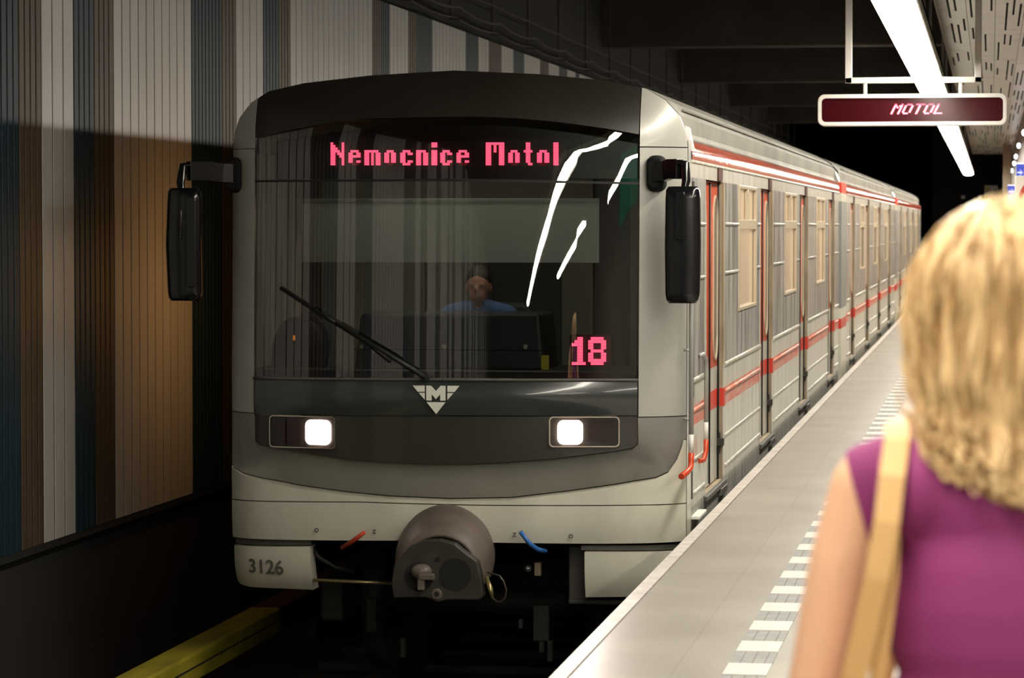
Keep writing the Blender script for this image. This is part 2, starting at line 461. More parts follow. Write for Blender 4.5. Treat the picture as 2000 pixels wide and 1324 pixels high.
# striped wall: narrow vertical metal panels in white, blue and brown
bounds = [(0, 'b'), (38, 'n'), (82, 'w'), (145, 'b'), (185, 'n'), (223, 'w'), (375, 'b'), (435, 'n'), (462, 'w'), (515, 'b'),
          (545, 'n'), (568, 'w'), (728, 'n'), (745, 'b'), (762, 'w'), (798, 'n'), (814, 'b'), (845, 'w'), (910, 'b'), (935, 'w'),
          (955, 'n'), (980, 'w'), (1003, 'b'), (1024, 'w'), (1055, 'n'), (1072, 'w'), (1092, 'b'), (1108, 'w'), (1124, 'b')]
seq = []
for i, (px, c) in enumerate(bounds[:-1]):
    seq.append((atX(px, 300, WX)[1] if i else 16.45, atX(bounds[i + 1][0], 300, WX)[1], c))
yend = seq[-1][1]
pat = [('b', .4), ('w', 1.4), ('n', .5), ('w', .9), ('b', .9), ('w', 2.0), ('n', .4), ('b', .5), ('w', 1.2), ('n', .7)]
y = yend; i = 0
while y < YB:
    c, L = pat[i % 10]; seq.append((y, y + L, c)); y += L; i += 1
patn = [('w', 1.7), ('n', .45), ('b', .45), ('w', .7), ('n', .35), ('b', .5), ('w', 2.2), ('b', .7), ('n', .4), ('w', .8), ('b', .4), ('n', .5), ('w', 1.3), ('b', .3), ('n', .6)]
y = 16.45; i = 0
while y > YA:
    c, L = patn[i % 15]; seq.append((y - L, y, c)); y -= L; i += 1
mb = MB()
ZB, ZT = -.185, 3.80
for y0, y1, c in seq:
    w = .2 if c == 'w' else .1
    n = max(1, round((y1 - y0) / w)); st = (y1 - y0) / n
    mi = {'w': 0, 'b': 1, 'n': 2}[c]
    for k in range(n):
        a = y0 + k * st + .009; b = y0 + (k + 1) * st - .009
        vs = [(WX - .03, a, ZB), (WX - .004, a + .001, ZB), (WX, a + .005, ZB), (WX, b - .005, ZB), (WX - .004, b - .001, ZB), (WX - .03, b, ZB)]
        vs2 = [(x, yy, ZT) for x, yy, _ in vs]
        mb.add(vs + vs2, [(j, j + 1, j + 7, j + 6) for j in (1, 2, 3)] + [(0, 1, 2, 3, 4, 5), (11, 10, 9, 8, 7, 6)], mi)
        mb.add(vs + vs2, [(j, j + 1, j + 7, j + 6) for j in (0, 4)], 3)
mb.box((WX - .30, YA, ZB), (WX - .028, YB, 5.2), 3)
mb.box((WX - .30, YA, TRK - .3), (WX - .12, YB, ZB), 4)
mb.box((WX - .12, YA, ZB - .05), (WX - .01, YB, ZB - .004), 3)
struct(mb.build('wall_left', ['white_panel', 'blue_panel', 'brown_panel', 'gap_black', 'tunnel_dark']))

# cable tray over the striped wall
t = thing('cable_run', 'sagging cables on small hangers above the striped wall', 'cable', (-5.25, 0, 3.85))
CY = [12 + 2.55 * k for k in range(30)]
mb = MB()
for rr, zz, sag, xx in ((.011, 3.80, .035, -5.30), (.014, 3.90, .05, -5.26), (.007, 4.10, .01, -5.34)):
    pts = []
    for k in range(len(CY) - 1):
        for q in range(6):
            u = q / 6
            pts.append((xx, CY[k] + u * 2.55, zz - sag * 4 * u * (1 - u)))
    mb.tube(pts, rr, 6)
mb.build('cable', ['beam_dark'], t)
for yv in CY[:-1]:
    mb = MB(); mb.box((-5.36, yv - .015, 3.78), (-5.335, yv + .015, 5.2)); mb.box((-5.36, yv - .015, 3.775), (-5.24, yv + .015, 3.79))
    mb.build('hanger', ['beam_dark'], t)

# ceiling, beams, far end, right hand side
mb = MB(); mb.box((-9, YA, 5.2), (8, 140, 5.4))
struct(mb.build('ceiling', ['tunnel_dark']))
for i, yv in enumerate((18.5, 31.5, 44.0, 55.0, 66.0, 77.0, 6.0, -8.0)):
    mb = MB(); mb.box((WX - .2, yv, 4.32), (6.9, yv + .5, 5.2))
    struct(mb.build('trim_%d' % (i + 4), ['beam_dark'], bevel=.02))
mb = MB(); mb.box((-1.62, 86, -.3), (7.2, 86.4, 5.2)); mb.box((-9, 140, -2), (8, 140.3, 5.2))
struct(mb.build('wall_far', ['tunnel_dark']))
mb = MB(); mb.box((7.0, YA, 0), (7.25, 86, 5.2)); mb.box((-9, YA - .3, -2), (8, YA, 5.2))
struct(mb.build('wall_near', ['wall_plain']))
mb = MB(); mb.box((.52, 37.0, 0), (.9, 86, 5.2), 0)
y = 37.4
while y < 86:
    mb.box((.512, y, .4), (.521, y + 1.9, 2.6), 1); mb.box((.515, y - .02, .38), (.5205, y + 1.92, 2.62), 2); y += 2.2
struct(mb.build('wall_right', ['wall_plain', 'wall_beige', 'steel']))

# slotted metal canopy over the platform
mb = MB()
CX0, CX1, CZ = -.46, .52, 3.56
rows = 4; w = (CX1 - CX0) / rows
for r in range(rows):
    y = -30 + r * .9
    while y < 79:
        L = 5.2
        mb.box((CX0 + r * w, y, CZ + random.uniform(0, .004)), (CX0 + (r + 1) * w - .004, min(y + L - .006, 79.5), CZ + .05), 0)
        for s in range(4):
            if random.random() < .80:
                xx = CX0 + r * w + .03 + s * w / 4.3
                a = y + random.uniform(.05, 2.0); b = min(a + random.choice((1.6, 2.8, 4.6)), y + L - .02)
                q = a
                while q < b - .05:
                    mb.box((xx, q, CZ - .0015), (xx + .018, min(q + .58, b), CZ + .004), 1); q += .60
        y += L
mb.box((CX0 - .01, -30, CZ - .02), (CX0, 79.5, CZ + .30), 0)
mb.box((CX0, -30, CZ + .05), (CX1, 79.4, CZ + .06), 1)
struct(mb.build('trim_12', ['canopy', 'gap_black']))

# long lamp row over the platform edge: one continuous luminaire per 10 m
def lamp_row(y0, y1, label):
    t = thing('ceiling_light', label, 'ceiling light', (-.585, (y0 + y1) / 2, 3.05), 'tube lights over the platform edge')
    m = MB()
    sec = [(-.135, .0), (-.125, -.045), (-.09, -.07), (0, -.08), (.09, -.07), (.125, -.045), (.135, .0)]
    m.loft([[(-.585 + a, q, 3.10 + b) for a, b in sec] for q in (y0 + .01, y1 - .01)], 0, True)
    m.build('diffuser', ['tube_light'], t)
    m = MB(); m.box((-.735, y0, 3.10), (-.43, y1, 3.13)); m.box((-.44, y0, 3.035), (-.43, y1, 3.13)); m.box((-.68, y0, 3.13), (-.49, y1, 3.20))
    m.build('housing', ['lamp_case'], t)
    for q in (y0 + 1.5, y1 - 1.5):
        m = MB(); m.box((-.60, q - .01, 3.2), (-.57, q + .01, 5.2)); m.build('hanger', ['steel'], t)
names = ['tube light over the platform edge, %s' % s for s in
         ('behind the camera, farthest back', 'behind the camera, second of the row', 'behind the camera, third of the row', 'directly above the camera',
          'first visible at the top of the frame', 'second from the top of the frame', 'passing behind the hanging destination board',
          'just beyond the destination board', 'second last toward the dark tunnel', 'last of the row, rounded end against the black tunnel')]
for k in range(10):
    y0 = -24 + k * 10.4
    lamp_row(y0, y0 + 10.4, names[k])

# passenger side fill: added, unseen luminaires over the far part of the wide platform
def fill_lamp(y0, y1, x, label):
    t = thing('ceiling_light', label, 'ceiling light', (x, (y0 + y1) / 2, 3.4))
    m = MB(); m.box((x - .11, y0, 3.36), (x + .11, y1, 3.42)); m.build('diffuser', ['tube_light'], t)
    m = MB(); m.box((x - .13, y0 - .02, 3.42), (x + .13, y1 + .02, 3.47)); m.build('housing', ['lamp_case'], t)
    for q in (y0 + 1, y1 - 1):
        m = MB(); m.box((x - .01, q, 3.47), (x + .01, q + .02, 5.2)); m.build('hanger', ['steel'], t)
fill_lamp(-20, -6, 2.6, 'fill light added over the wide platform behind the camera, back one')
fill_lamp(-2, 14, 3.4, 'added fill light over the wide platform right of the woman')

# ------------------------------------------------------------------ hanging destination board
SY = 25.0
a = atY(1597, 246, SY); b = atY(1967, 182, SY)
t = thing('destination_board', 'hanging white framed departure board with a short glowing red word', 'sign', ((a.x + b.x) / 2, SY, a.z))
mb = MB()
outer = rrect(a.x, a.z, b.x, b.z, .055, 6); inner = rrect(a.x + .032, a.z + .032, b.x - .032, b.z - .032, .035, 6)
n = len(outer)
rings = [[(p[0], SY, p[1]) for p in inner], [(p[0], SY, p[1]) for p in outer], [(p[0], SY + .18, p[1]) for p in outer], [(p[0], SY + .18, p[1]) for p in inner], [(p[0], SY + .02, p[1]) for p in inner]]
mb.loft(rings, 0, False, caps=False)
mb.build('frame', ['sign_white'], t, bevel=.006)
mb = MB(); mb.prism(inner, (0, SY + .15, 0), (1, 0, 0), (0, 0, 1), .13); scr = mb.build('screen', ['sign_screen'], t)
# word, slanted dot lettering; rows at top and bottom are dark in the photograph
FONT5 = {'M': ["10001", "11011", "10101", "10001", "10001", "10001", "10001"], 'O': ["01110", "10001", "10001", "10001", "10001", "10001", "01110"],
         'T': ["11111", "00100", "00100", "00100", "00100", "00100", "00100"], 'L': ["10000", "10000", "10000", "10000", "10000", "10000", "11111"]}
p0 = atY(1739, 223, SY); p1 = atY(1842, 205, SY)
cw = (p1.x - p0.x) / 31.5
hh = (p1.z - p0.z) / 5.0
for i, ch in enumerate('MOTOL'):
    mb = MB()
    for r, row in enumerate(FONT5[ch]):
        for c, bit in enumerate(row):
            if bit == '1':
                zz = p0.z + (6 - r) * hh * .83
                xx = p0.x + (i * 6.4 + c) * cw + (6 - r) * .006
                lit = 1 if r <= 0 else 0
                mb.box((xx, SY + .012, zz), (xx + cw * (1.25 if c in (0, 4) or ch == 'T' else 1.0), SY + .021, zz + hh * .84), lit)
    mb.build('led_letter', ['led_hot', 'led_red'], scr)
# hanging frame
mb = MB()
q0 = atY(1650, 162, SY); q1 = atY(1917, 150, SY)
for xx in (q0.x, q1.x - .055):
    mb.box((xx, SY + .06, q0.z), (xx + .055, SY + .12, 4.5))
mb.box((q0.x, SY + .06, q0.z), (q1.x, SY + .12, q1.z + .005))
for px in (1689, 1876):
    xx = atY(px, 170, SY).x
    mb.cyl((xx, SY + .09, b.z - .01), (xx, SY + .09, q0.z + .01), .017, 12)
mb.build('hanger', ['sign_white'], t, bevel=.004)

t = thing('reflection_board', 'green glowing panel added out of view for a reflection in the windscreen', 'sign', (6.9, -5, 3.4))
mb = MB(); mb.box((6.86, -8, 3.5), (6.98, -2, 4.7)); mb.build('panel', ['reflection_green'], t, bevel=.02)  # unseen glowing panel, added for a green reflection in the windscreen
for k, (y_, m_, lb) in enumerate(((-1.0, 'red_cloth', 'red panel added on the side wall for a reflection in the windscreen'), (1.6, 'blue_cloth', 'blue panel added on the side wall for a reflection beside the red one'))):
    t = thing('reflection_panel', lb, 'poster', (6.95, y_, .5))  # unseen coloured panels, added for reflections at the right of the windscreen
    mb = MB(); mb.box((6.93, y_, .5), (6.99, y_ + 1.5, 2.6)); mb.build('panel_frame', ['steel'], t, bevel=.01)
    mb = MB(); mb.box((6.92, y_ + .06, .56), (6.93, y_ + 1.44, 2.54)); mb.build('sheet', [m_], t)

# ------------------------------------------------------------------ far platform furniture
mb = MB(); mb.box((.27, 70, 0), (.46, 70.3, CZ), 0); mb.box((.262, 69.99, 2.35), (.468, 70.31, 2.37), 1)
tag(mb.build('column', ['column_tan', 'gap_black'], bevel=.01), 'plain tan square column beyond the ceiling panels at the right', 'column')
def arrow_sign(Y, px, py0, py1, label):
    a = atX(px, py1, .50) if False else Vector((.5, Y, EYE + (440 - py1) / FPX * Y)); ztop = EYE + (440 - py0) / FPX * Y
    t = thing('arrow_sign', label, 'sign', (.42, Y, a.z), 'blue arrow signs on the right wall')
    x0 = (px - 9 - 1935) / FPX * Y; x1 = min((px + 7 - 1935) / FPX * Y, .515); z0, z1 = a.z, ztop
    m = MB(); m.box((x0, Y, z0), (x1, Y + .08, z1)); m.build('panel', ['sign_blue'], t)
    m = MB(); h = (z1 - z0)
    m.box((x0, Y - .004, z1 - h * .06), (x1, Y, z1)); m.build('white_bar', ['sign_arrow'], t)
    m = MB(); m.box((x0, Y - .004, z0), (x1, Y, z0 + h * .06)); m.build('white_bar', ['sign_arrow'], t); m = MB()
    xm = (x0 + x1) / 2; zm = (z0 + z1) / 2; s = (x1 - x0)
    m.box((xm - s * .35, Y - .004, zm - s * .06), (xm + s * .2, Y, zm + s * .06))
    m.prism([(s * .36, 0), (s * .0, s * .38), (-s * .14, s * .38), (s * .16, 0), (-s * .14, -s * .38), (0, -s * .38)], (xm, Y, zm), (1, 0, 0), (0, 0, 1), -.004)
    m.build('arrow', ['sign_arrow'], t)
arrow_sign(48.0, 1992, 320, 357, 'blue sign with white right arrow, nearer and larger of the two')
arrow_sign(62.0, 1976, 362, 389, 'smaller blue arrow sign farther down the right wall, just above the blond hair')
for i, (px, py) in enumerate(((2001, 235), (1993, 262), (1984, 287), (1979, 308), (1976, 321), (1972, 335))):
    Y = .44 / ((px - 1935) / FPX)
    z = EYE + (440 - py) / FPX * Y
    t = thing('wall_lamp', 'small round white lamp on the right wall, %s' % ('at the frame edge, nearest', 'second nearest', 'third nearest', 'fourth nearest', 'second farthest', 'farthest, beside the tan column')[i], 'lamp', (.47, Y, z), 'round lamps along the right wall')
    m = MB(); m.ell((.47, Y, z), (.03, .03, .045), 12, 8); m.build('globe', ['spot_glow'], t)
    m = MB(); m.cyl((.47, Y, z), (.522, Y, z), .02, 10); m.build('base', ['lamp_case'], t)
# cabinet and small plates at the platform end
t = thing('electrical_cabinet', 'pale grey electrical cabinet with yellow warning label at the platform end', 'cabinet', (0, 85.7, 2.5))
mb = MB(); c0 = atY(1923, 383, 85.7); c1 = atY(1949, 362, 85.7); mb.box((c0.x, 85.7, c0.z), (c1.x, 86.0, c1.z)); mb.build('body', ['box_grey'], t, bevel=.01)
mb = MB(); mb.box((c0.x + .02, 85.69, c1.z - .14), (c0.x + .12, 85.70, c1.z - .03)); mb.build('sticker', ['sticker_yellow'], t)
mb = MB(); mb.box((c1.x - .09, 85.685, c0.z + .13), (c1.x - .06, 85.70, c0.z + .19)); mb.build('latch', ['black_matt'], t)
for px, lab in ((1914, 'small pale plate left of the grey cabinet at the platform end'), (1881, 'small pale plate above the parting of the blond hair, far end')):
    c0 = atY(px - 3.5, 388, 85.9); c1 = atY(px + 3.5, 382, 85.9)
    mb = MB(); mb.box((c0.x, 85.95, c0.z), (c1.x, 86.0, c1.z), 0); tag(mb.build('wall_plate', ['box_grey']), lab, 'plate')
# the red edged advertisement light box at the far right
t = thing('poster_case', 'white poster case with a curved red swoosh at the right edge', 'poster', (.55, 41, 1.9))
mb = MB(); mb.box((.30, 39.0, 1.0), (.515, 39.06, 2.35)); mb.build('case', ['sign_white'], t, bevel=.01)
mb = MB()
arc_o = []; arc_i = []
for i in range(13):
    th = PI * (1.0 - .5 * i / 12)
    arc_o.append((.52 + .19 * math.cos(th), 1.95 + .34 * math.sin(th))); arc_i.append((.52 + .15 * math.cos(th), 1.95 + .24 * math.sin(th)))
mb.prism(arc_o + list(reversed(arc_i)), (0, 39.0, 0), (1, 0, 0), (0, 0, 1), .008)
mb.build('poster', ['red_cloth'], t)

# ================================================================== the train
XC, HW, Y0 = -3.10, 1.36, 17.37
XR, XL = XC + HW, XC - HW
TOPP = [(0, 2.625), (.5, 2.60), (.9, 2.56), (1.12, 2.515), (1.23, 2.45), (1.31, 2.36), (1.345, 2.27), (1.36, 2.16)]
def topz(x):
    d = abs(x - XC)
    for (a, za), (b_, zb) in zip(TOPP, TOPP[1:]):
        if d <= b_: return za + (zb - za) * (d - a) / (b_ - a)
    return TOPP[-1][1]
def FY(x, z):
    u = (x - XC) / HW
    y = Y0 - .20 * (1 - u * u) + .12 * abs(u) ** 14
    if z > .83: y += .035 * (z - .83)
    if z > 2.2: y += .9 * (z - 2.2) ** 2
    return y
def pf(px, py, dy=0.0):
    Y = Y0
    for _ in range(8):
        p = atY(px, py, Y); Y = FY(p.x, p.z) + dy
    return p.x, p.z
def P3(px, py, dy=0.0):
    x, z = pf(px, py, dy); return Vector((x, FY(x, z) + dy, z))
def curve(pts):
    q = sorted(pf(*p) for p in pts)
    def f(x):
        if x <= q[0][0]: return q[0][1]
        for (a, za), (b_, zb) in zip(q, q[1:]):
            if x <= b_: return za + (zb - za) * (x - a) / max(b_ - a, 1e-6)
        return q[-1][1]
    f.xs = [p[0] for p in q]
    return f
def const(z):
    f = lambda x: z
    f.xs = []
    return f
def patch(mb, x0, x1, fl, fu, nx=24, nz=8, off=None, th=.03, mi=0, gap=.003):
    """sheet-metal panel that follows the curved front between two border curves, with a folded rim of depth th"""
    x0 += gap; x1 -= gap
    xs = sorted(set([x0, x1] + [x0 + (x1 - x0) * i / nx for i in range(nx + 1)] + [x for f in (fl, fu) for x in f.xs if x0 < x < x1]))
    xs = [x for i, x in enumerate(xs) if i == 0 or x - xs[i - 1] > 5e-4]
    k = len(mb.v); W = len(xs)
    off = off or (lambda x, t: 0.0)
    for j in range(nz + 1):
        t = j / nz
        for x in xs:
            zl = fl(x) + gap; zu = max(fu(x) - gap, zl + 1e-4)
            z = zl + (zu - zl) * t
            mb.v.append((x, FY(x, z) + off(x, t), z))
    for j in range(nz):
        for i in range(W - 1):
            mb.f.append((k + j * W + i, k + j * W + i + 1, k + (j + 1) * W + i + 1, k + (j + 1) * W + i)); mb.m.append(mi); mb.s.append(True)
    rim = [j_ for j_ in range(W)] + [j * W + W - 1 for j in range(1, nz + 1)] + [nz * W + i for i in range(W - 2, -1, -1)] + [j * W for j in range(nz - 1, 0, -1)]
    k2 = len(mb.v)
    for r in rim:
        v = mb.v[k + r]; mb.v.append(v)
    for r in rim:
        v = mb.v[k + r]; mb.v.append((v[0], v[1] + th, v[2]))
    n = len(rim)
    for i in range(n):
        mb.f.append((k2 + i, k2 + (i + 1) % n, k2 + n + (i + 1) % n, k2 + n + i)); mb.m.append(mi); mb.s.append(False)

car = thing('metro_car', 'leading metro car with dark windscreen, lit headlights and number 3126', 'train', (XC, Y0, TRK), 'coupled cars of the metro train')
xl = pf(497, 600)[0]; xr = pf(1247, 600)[0]
topc = lambda x: topz(x); topc.xs = [XC + s * d for d, _ in TOPP for s in (-1, 1)]
ws_top = curve([(496, 271), (550, 258), (609, 247), (660, 238), (722, 232), (820, 229), (920, 228), (1013, 232), (1080, 238), (1127, 244), (1190, 253), (1246, 263)])
ws_bot = curve([(496, 738), (870, 741), (1247, 742)])
apron_b = curve([(496, 809), (870, 812), (1247, 812)])
band_b = curve([(496.5, 850), (499, 863), (505, 869), (571, 881), (631, 891), (692, 900), (813, 907), (920, 908), (991, 904), (1081, 897), (1202, 882), (1235, 876), (1244, 868), (1247, 855)])
seam_z = pf(470, 805)[1]
top_seam = pf(470, 291)[1]
low = [(443.8, 870), (445.5, 886), (456, 913), (474, 926), (511, 938), (571, 951), (662, 964), (752, 973), (870, 978), (991, 976), (1111, 962), (1202, 949), (1278, 935), (1305, 922), (1323, 896), (1332, 872), (1335.5, 858)]
low_c = curve(low)
white_seam = curve([(446, 972), (700, 980), (920, 986), (1250, 986), (1334, 983)])
white_b = curve([(447, 1047), (782, 1057), (967, 1061), (1180, 1063), (1334, 1058)])

mb = MB(); patch(mb, xl, xr, ws_top, topc, 30, 8, th=.05); mb.build('roof_fairing', ['header_grey'], car)
def rad_top(x, t): return 0.0
for side, nm in ((-1, 'left'), (1, 'right')):
    x0, x1 = (XL, xl) if side < 0 else (xr, XR)
    mb = MB(); patch(mb, x0, x1, const(seam_z), const(top_seam), 14, 16, th=.05); mb.build('corner_pillar', ['pillar_paint'], car)
    mb = MB(); patch(mb, x0, x1, const(top_seam), topc, 16, 8, th=.05); mb.build('corner_cap', ['pillar_paint'], car)
# windscreen and dark surrounds
mb = MB(); patch(mb, xl, xr, ws_bot, ws_top, 40, 20, th=.006, gap=.008)
wsn = mb.build('windshield', ['glass_front'], car)
mb = MB(); z350 = curve([(496, 352), (870, 349), (1247, 356)])
patch(mb, xl, xr, lambda_ if False else curve([(496, 356), (870, 354), (1247, 360)]), z350, 30, 1, off=lambda x, t: -.002, th=.004, gap=.0)
mb.build('glass_seam', ['rubber'], wsn)
mb = MB(); patch(mb, xl, xr, apron_b, ws_bot, 30, 6, off=lambda x, t: -.012 * math.sin(PI * min(1, t * 1.0)), th=.04)
mb.build('apron_panel', ['mask_grey'], car, bevel=0)
mb = MB(); patch(mb, xl, xr, band_b, apron_b, 40, 6, off=lambda x, t: .01, th=.04); band = mb.build('headlight_band', ['mask_black'], car)
mb = MB(); z = ws_bot(XC)
pts = [(xl + (xr - xl) * i / 30, 0, 0) for i in range(31)]
mb.tube([(p[0], FY(p[0], ws_bot(p[0])) - .008, ws_bot(p[0])) for p in pts], .009, 8); mb.build('apron_trim', ['valance_grey'], car)
# silver chin
def up_c(x):
    return seam_z if (x < xl + .001 or x > xr - .001) else band_b(x)
up_c.xs = band_b.xs + [xl, xl + .002, xr, xr - .002, xl - .001, xr + .001]
def tuck(x, t):
    u = abs(x - XC) / HW
    k = min(1.0, max(0.0, (1.0 - u) / .22))
    z_ = low_c(x) + (up_c(x) - low_c(x)) * t
    t2 = min(1.0, (z_ - low_c(x)) / (seam_z - low_c(x)))
    return .15 * k * (1 - t2) ** 1.8
mb = MB(); patch(mb, XL, XR, low_c, up_c, 40, 14, off=tuck, th=.05); mb.build('chin_panel', ['silver_paint'], car)
mb = MB()
patch(mb, XL, XR, white_seam, low_c, 40, 4, off=lambda x, t: -.012, th=.20)
patch(mb, XL, XR, white_b, white_seam, 40, 5, off=lambda x, t: -.012 + .02 * (1 - t) ** 3, th=.20)
bump_o = mb.build('bumper_panel', ['car_white'], car)
# lower corner valances
vxl0, vxl1 = XL + .01, pf(605, 1100)[0]
vb = curve([(447, 1120), (452, 1135), (462, 1146), (480, 1151), (540, 1154), (607, 1157)])
vt = curve([(447, 1061), (607, 1067)])
mb = MB(); patch(mb, vxl0, vxl1, vb, vt, 20, 8, off=lambda x, t: .015 + .09 * (1 - t) ** 3, th=.15); vl = mb.build('corner_valance', ['car_white'], car)
mb = MB(); patch(mb, vxl0, vxl1, vt, curve([(447, 1049), (610, 1055)]), 10, 1, off=lambda x, t: .05, th=.08); mb.build('valance_step', ['valance_grey'], car)
vxr0 = pf(1140, 1100)[0]
vb2 = curve([(1142, 1170), (1260, 1168), (1325, 1150), (1334, 1130)])
vt2 = curve([(1136, 1077), (1334, 1074)])
mb = MB(); patch(mb, vxr0, XR - .01, vb2, vt2, 20, 8, off=lambda x, t: .015 + .05 * (1 - t) ** 3, th=.15); mb.build('corner_valance', ['car_white'], car)
mb = MB(); patch(mb, pf(1132, 1070)[0], XR - .01, vt2, curve([(1130, 1066), (1334, 1062)]), 10, 1, off=lambda x, t: .05, th=.08); mb.build('valance_step', ['valance_grey'], car)
a = P3(1098, 1180); b = P3(1140, 1075)
mb = MB(); mb.box((a.x, Y0 + .12, a.z - .02), (b.x + .02, Y0 + .5, b.z)); mb.box((a.x, Y0 + .10, a.z - .03), (XR - .12, Y0 + .5, a.z)); mb.build('step_bracket', ['valance_grey'], car, bevel=.01)
# number and letters
mb = MB()
c = P3(519, 1105, .02)
def val_surf(x_, z_):
    t = (z_ - vb(x_)) / (vt(x_) - vb(x_)); return FY(x_, z_) + .015 + .09 * (1 - t) ** 3 - .012
text_mesh(mb, '3126', .118, c + Vector((0, 0, -.045)), (1, 0, 0), (0, 0, 1), .0, 0, 0.0022, val_surf)
mb.build('fleet_number', ['decal_grey'], vl)
for px, py, ch in ((618, 1035, 'o'), (731, 1038, 'z'), (1005, 1044, 'z'), (1115, 1047, 'o')):
    mb = MB(); text_mesh(mb, ch, .05, P3(px, py + 4, -.018), (1, 0, 0), (0, 0, 1), .002, 0, .001, lambda x_, z_: FY(x_, z_) - .0155)
    mb.build('letter_mark', ['decal_grey'], bump_o)
# emblem on the apron: M with wing blocks over a downward triangle
mb = MB(); ctr = P3(851.5, 780, -.020)
S = .00337 * .93
def E(pts, ox=0):
    poly = [((x - 851.5) / 14.286 if False else x * S, -y * S) for x, y in pts]
    mb.prism(poly, ctr, (1, 0, 0), (0, 0, 1), .004)
# coordinates in photo pixels relative to the emblem centre (851.5, 780)
E([(-43.5, -25.5), (-21, -25.5), (-21, -14), (-34, -14)]); E([(-32, -12), (-21, -12), (-21, .5)])
E([(44, -25.5), (21.5, -25.5), (21.5, -14), (35, -14)]); E([(33, -12), (21.5, -12), (21.5, 1)])
E([(-18, -25.5), (-9, -25.5), (0, -15.5), (0, -.5), (-8, -9.5), (-8, 2), (-18, 2)])
E([(0, -15.5), (9, -25.5), (18, -25.5), (18, 2), (8, 2), (8, -9.5), (0, -.5)])
E([(-17.5, 5), (18, 5), (.5, 27)])
mb.build('emblem', ['decal_white'], car)

# headlamps
for (px0, px1, lx0, lx1, nm) in ((527, 656, 596, 645, 'l'), (1073, 1211, 1089, 1138, 'r')):
    A = P3(px0, 873); B = P3(px1, 813); yb = min(A.y, B.y)
    xm = (A.x + B.x) / 2; sl = (B.y - A.y) / (B.x - A.x)
    ux = Vector((1, sl, 0)).normalized(); o = Vector((A.x, A.y - .012, A.z)); w = (B.x - A.x) / ux.x; h = B.z - A.z
    mb = MB()
    out = rrect(0, 0, w, h, .025); inn = rrect(.007, .007, w - .007, h - .007, .02)
    def pl(poly, d): return [o + ux * p[0] + Vector((0, d, p[1])) for p in poly]
    mb.loft([pl(inn, .05), pl(inn, -.004), pl(out, -.004), pl(out, .05)], 0, False, caps=False)
    hl = mb.build('headlight', ['chrome' if True else 'black_gloss'], car)
    mb = MB(); mb.add(pl(inn, .05), [tuple(range(len(inn)))]); mb.build('lamp_bowl', ['black_gloss'], hl)
    a = P3(lx0, 868); b = P3(lx1, 821)
    u0 = (a.x - o.x) / ux.x; u1 = (b.x - o.x) / ux.x
    mb = MB()
    lens = rrect(u0, a.z - o.z, u1, b.z - o.z, .035, 6)
    mb.loft([pl(lens, .03), pl(lens, .012), pl([(p[0] * .9 + (u0 + u1) * .05, p[1] * .9 + (a.z + b.z - 2 * o.z) * .05) for p in lens], .004)], 0, True)
    mb.build('lamp', ['head_lamp'], hl)
    d0, d1 = (.03, u0 - .03) if nm == 'l' else (u1 + .03, w - .03)
    mb = MB(); tl = rrect(d0, .025, d1, h - .025, .03)
    mb.loft([pl(tl, .04), pl(tl, .014)], 0, False); mb.build('tail_lamp', ['tail_lens'], hl)
    mb = MB(); mb.prism(inn, o + Vector((0, .002, 0)), ux, (0, 0, 1), -.003); mb.build('lamp_cover', ['glass_cover'], hl)
    # the beam of the lamp itself
    ld = bpy.data.lights.new('headlight_beam', 'SPOT'); ld.energy = 130; ld.spot_size = math.radians(50); ld.spot_blend = .9; ld.color = (1, .86, .80); ld.shadow_soft_size = .07
    lo = bpy.data.objects.new('headlight_beam', ld); COL.objects.link(lo); lo.parent = hl
    cpos = o + ux * ((u0 + u1) / 2) + Vector((0, -.10, h / 2)); lo.location = cpos - ORG[hl.name]
    lo.rotation_euler = (PI / 2 - math.radians(7), 0, PI)
# marker lamp on the left edge
mb = MB(); mb.box((XL - .012, Y0 + .18, .33), (XL + .01, Y0 + .32, .50)); mb.build('marker_lamp', ['orange_lens'], car, bevel=.005)

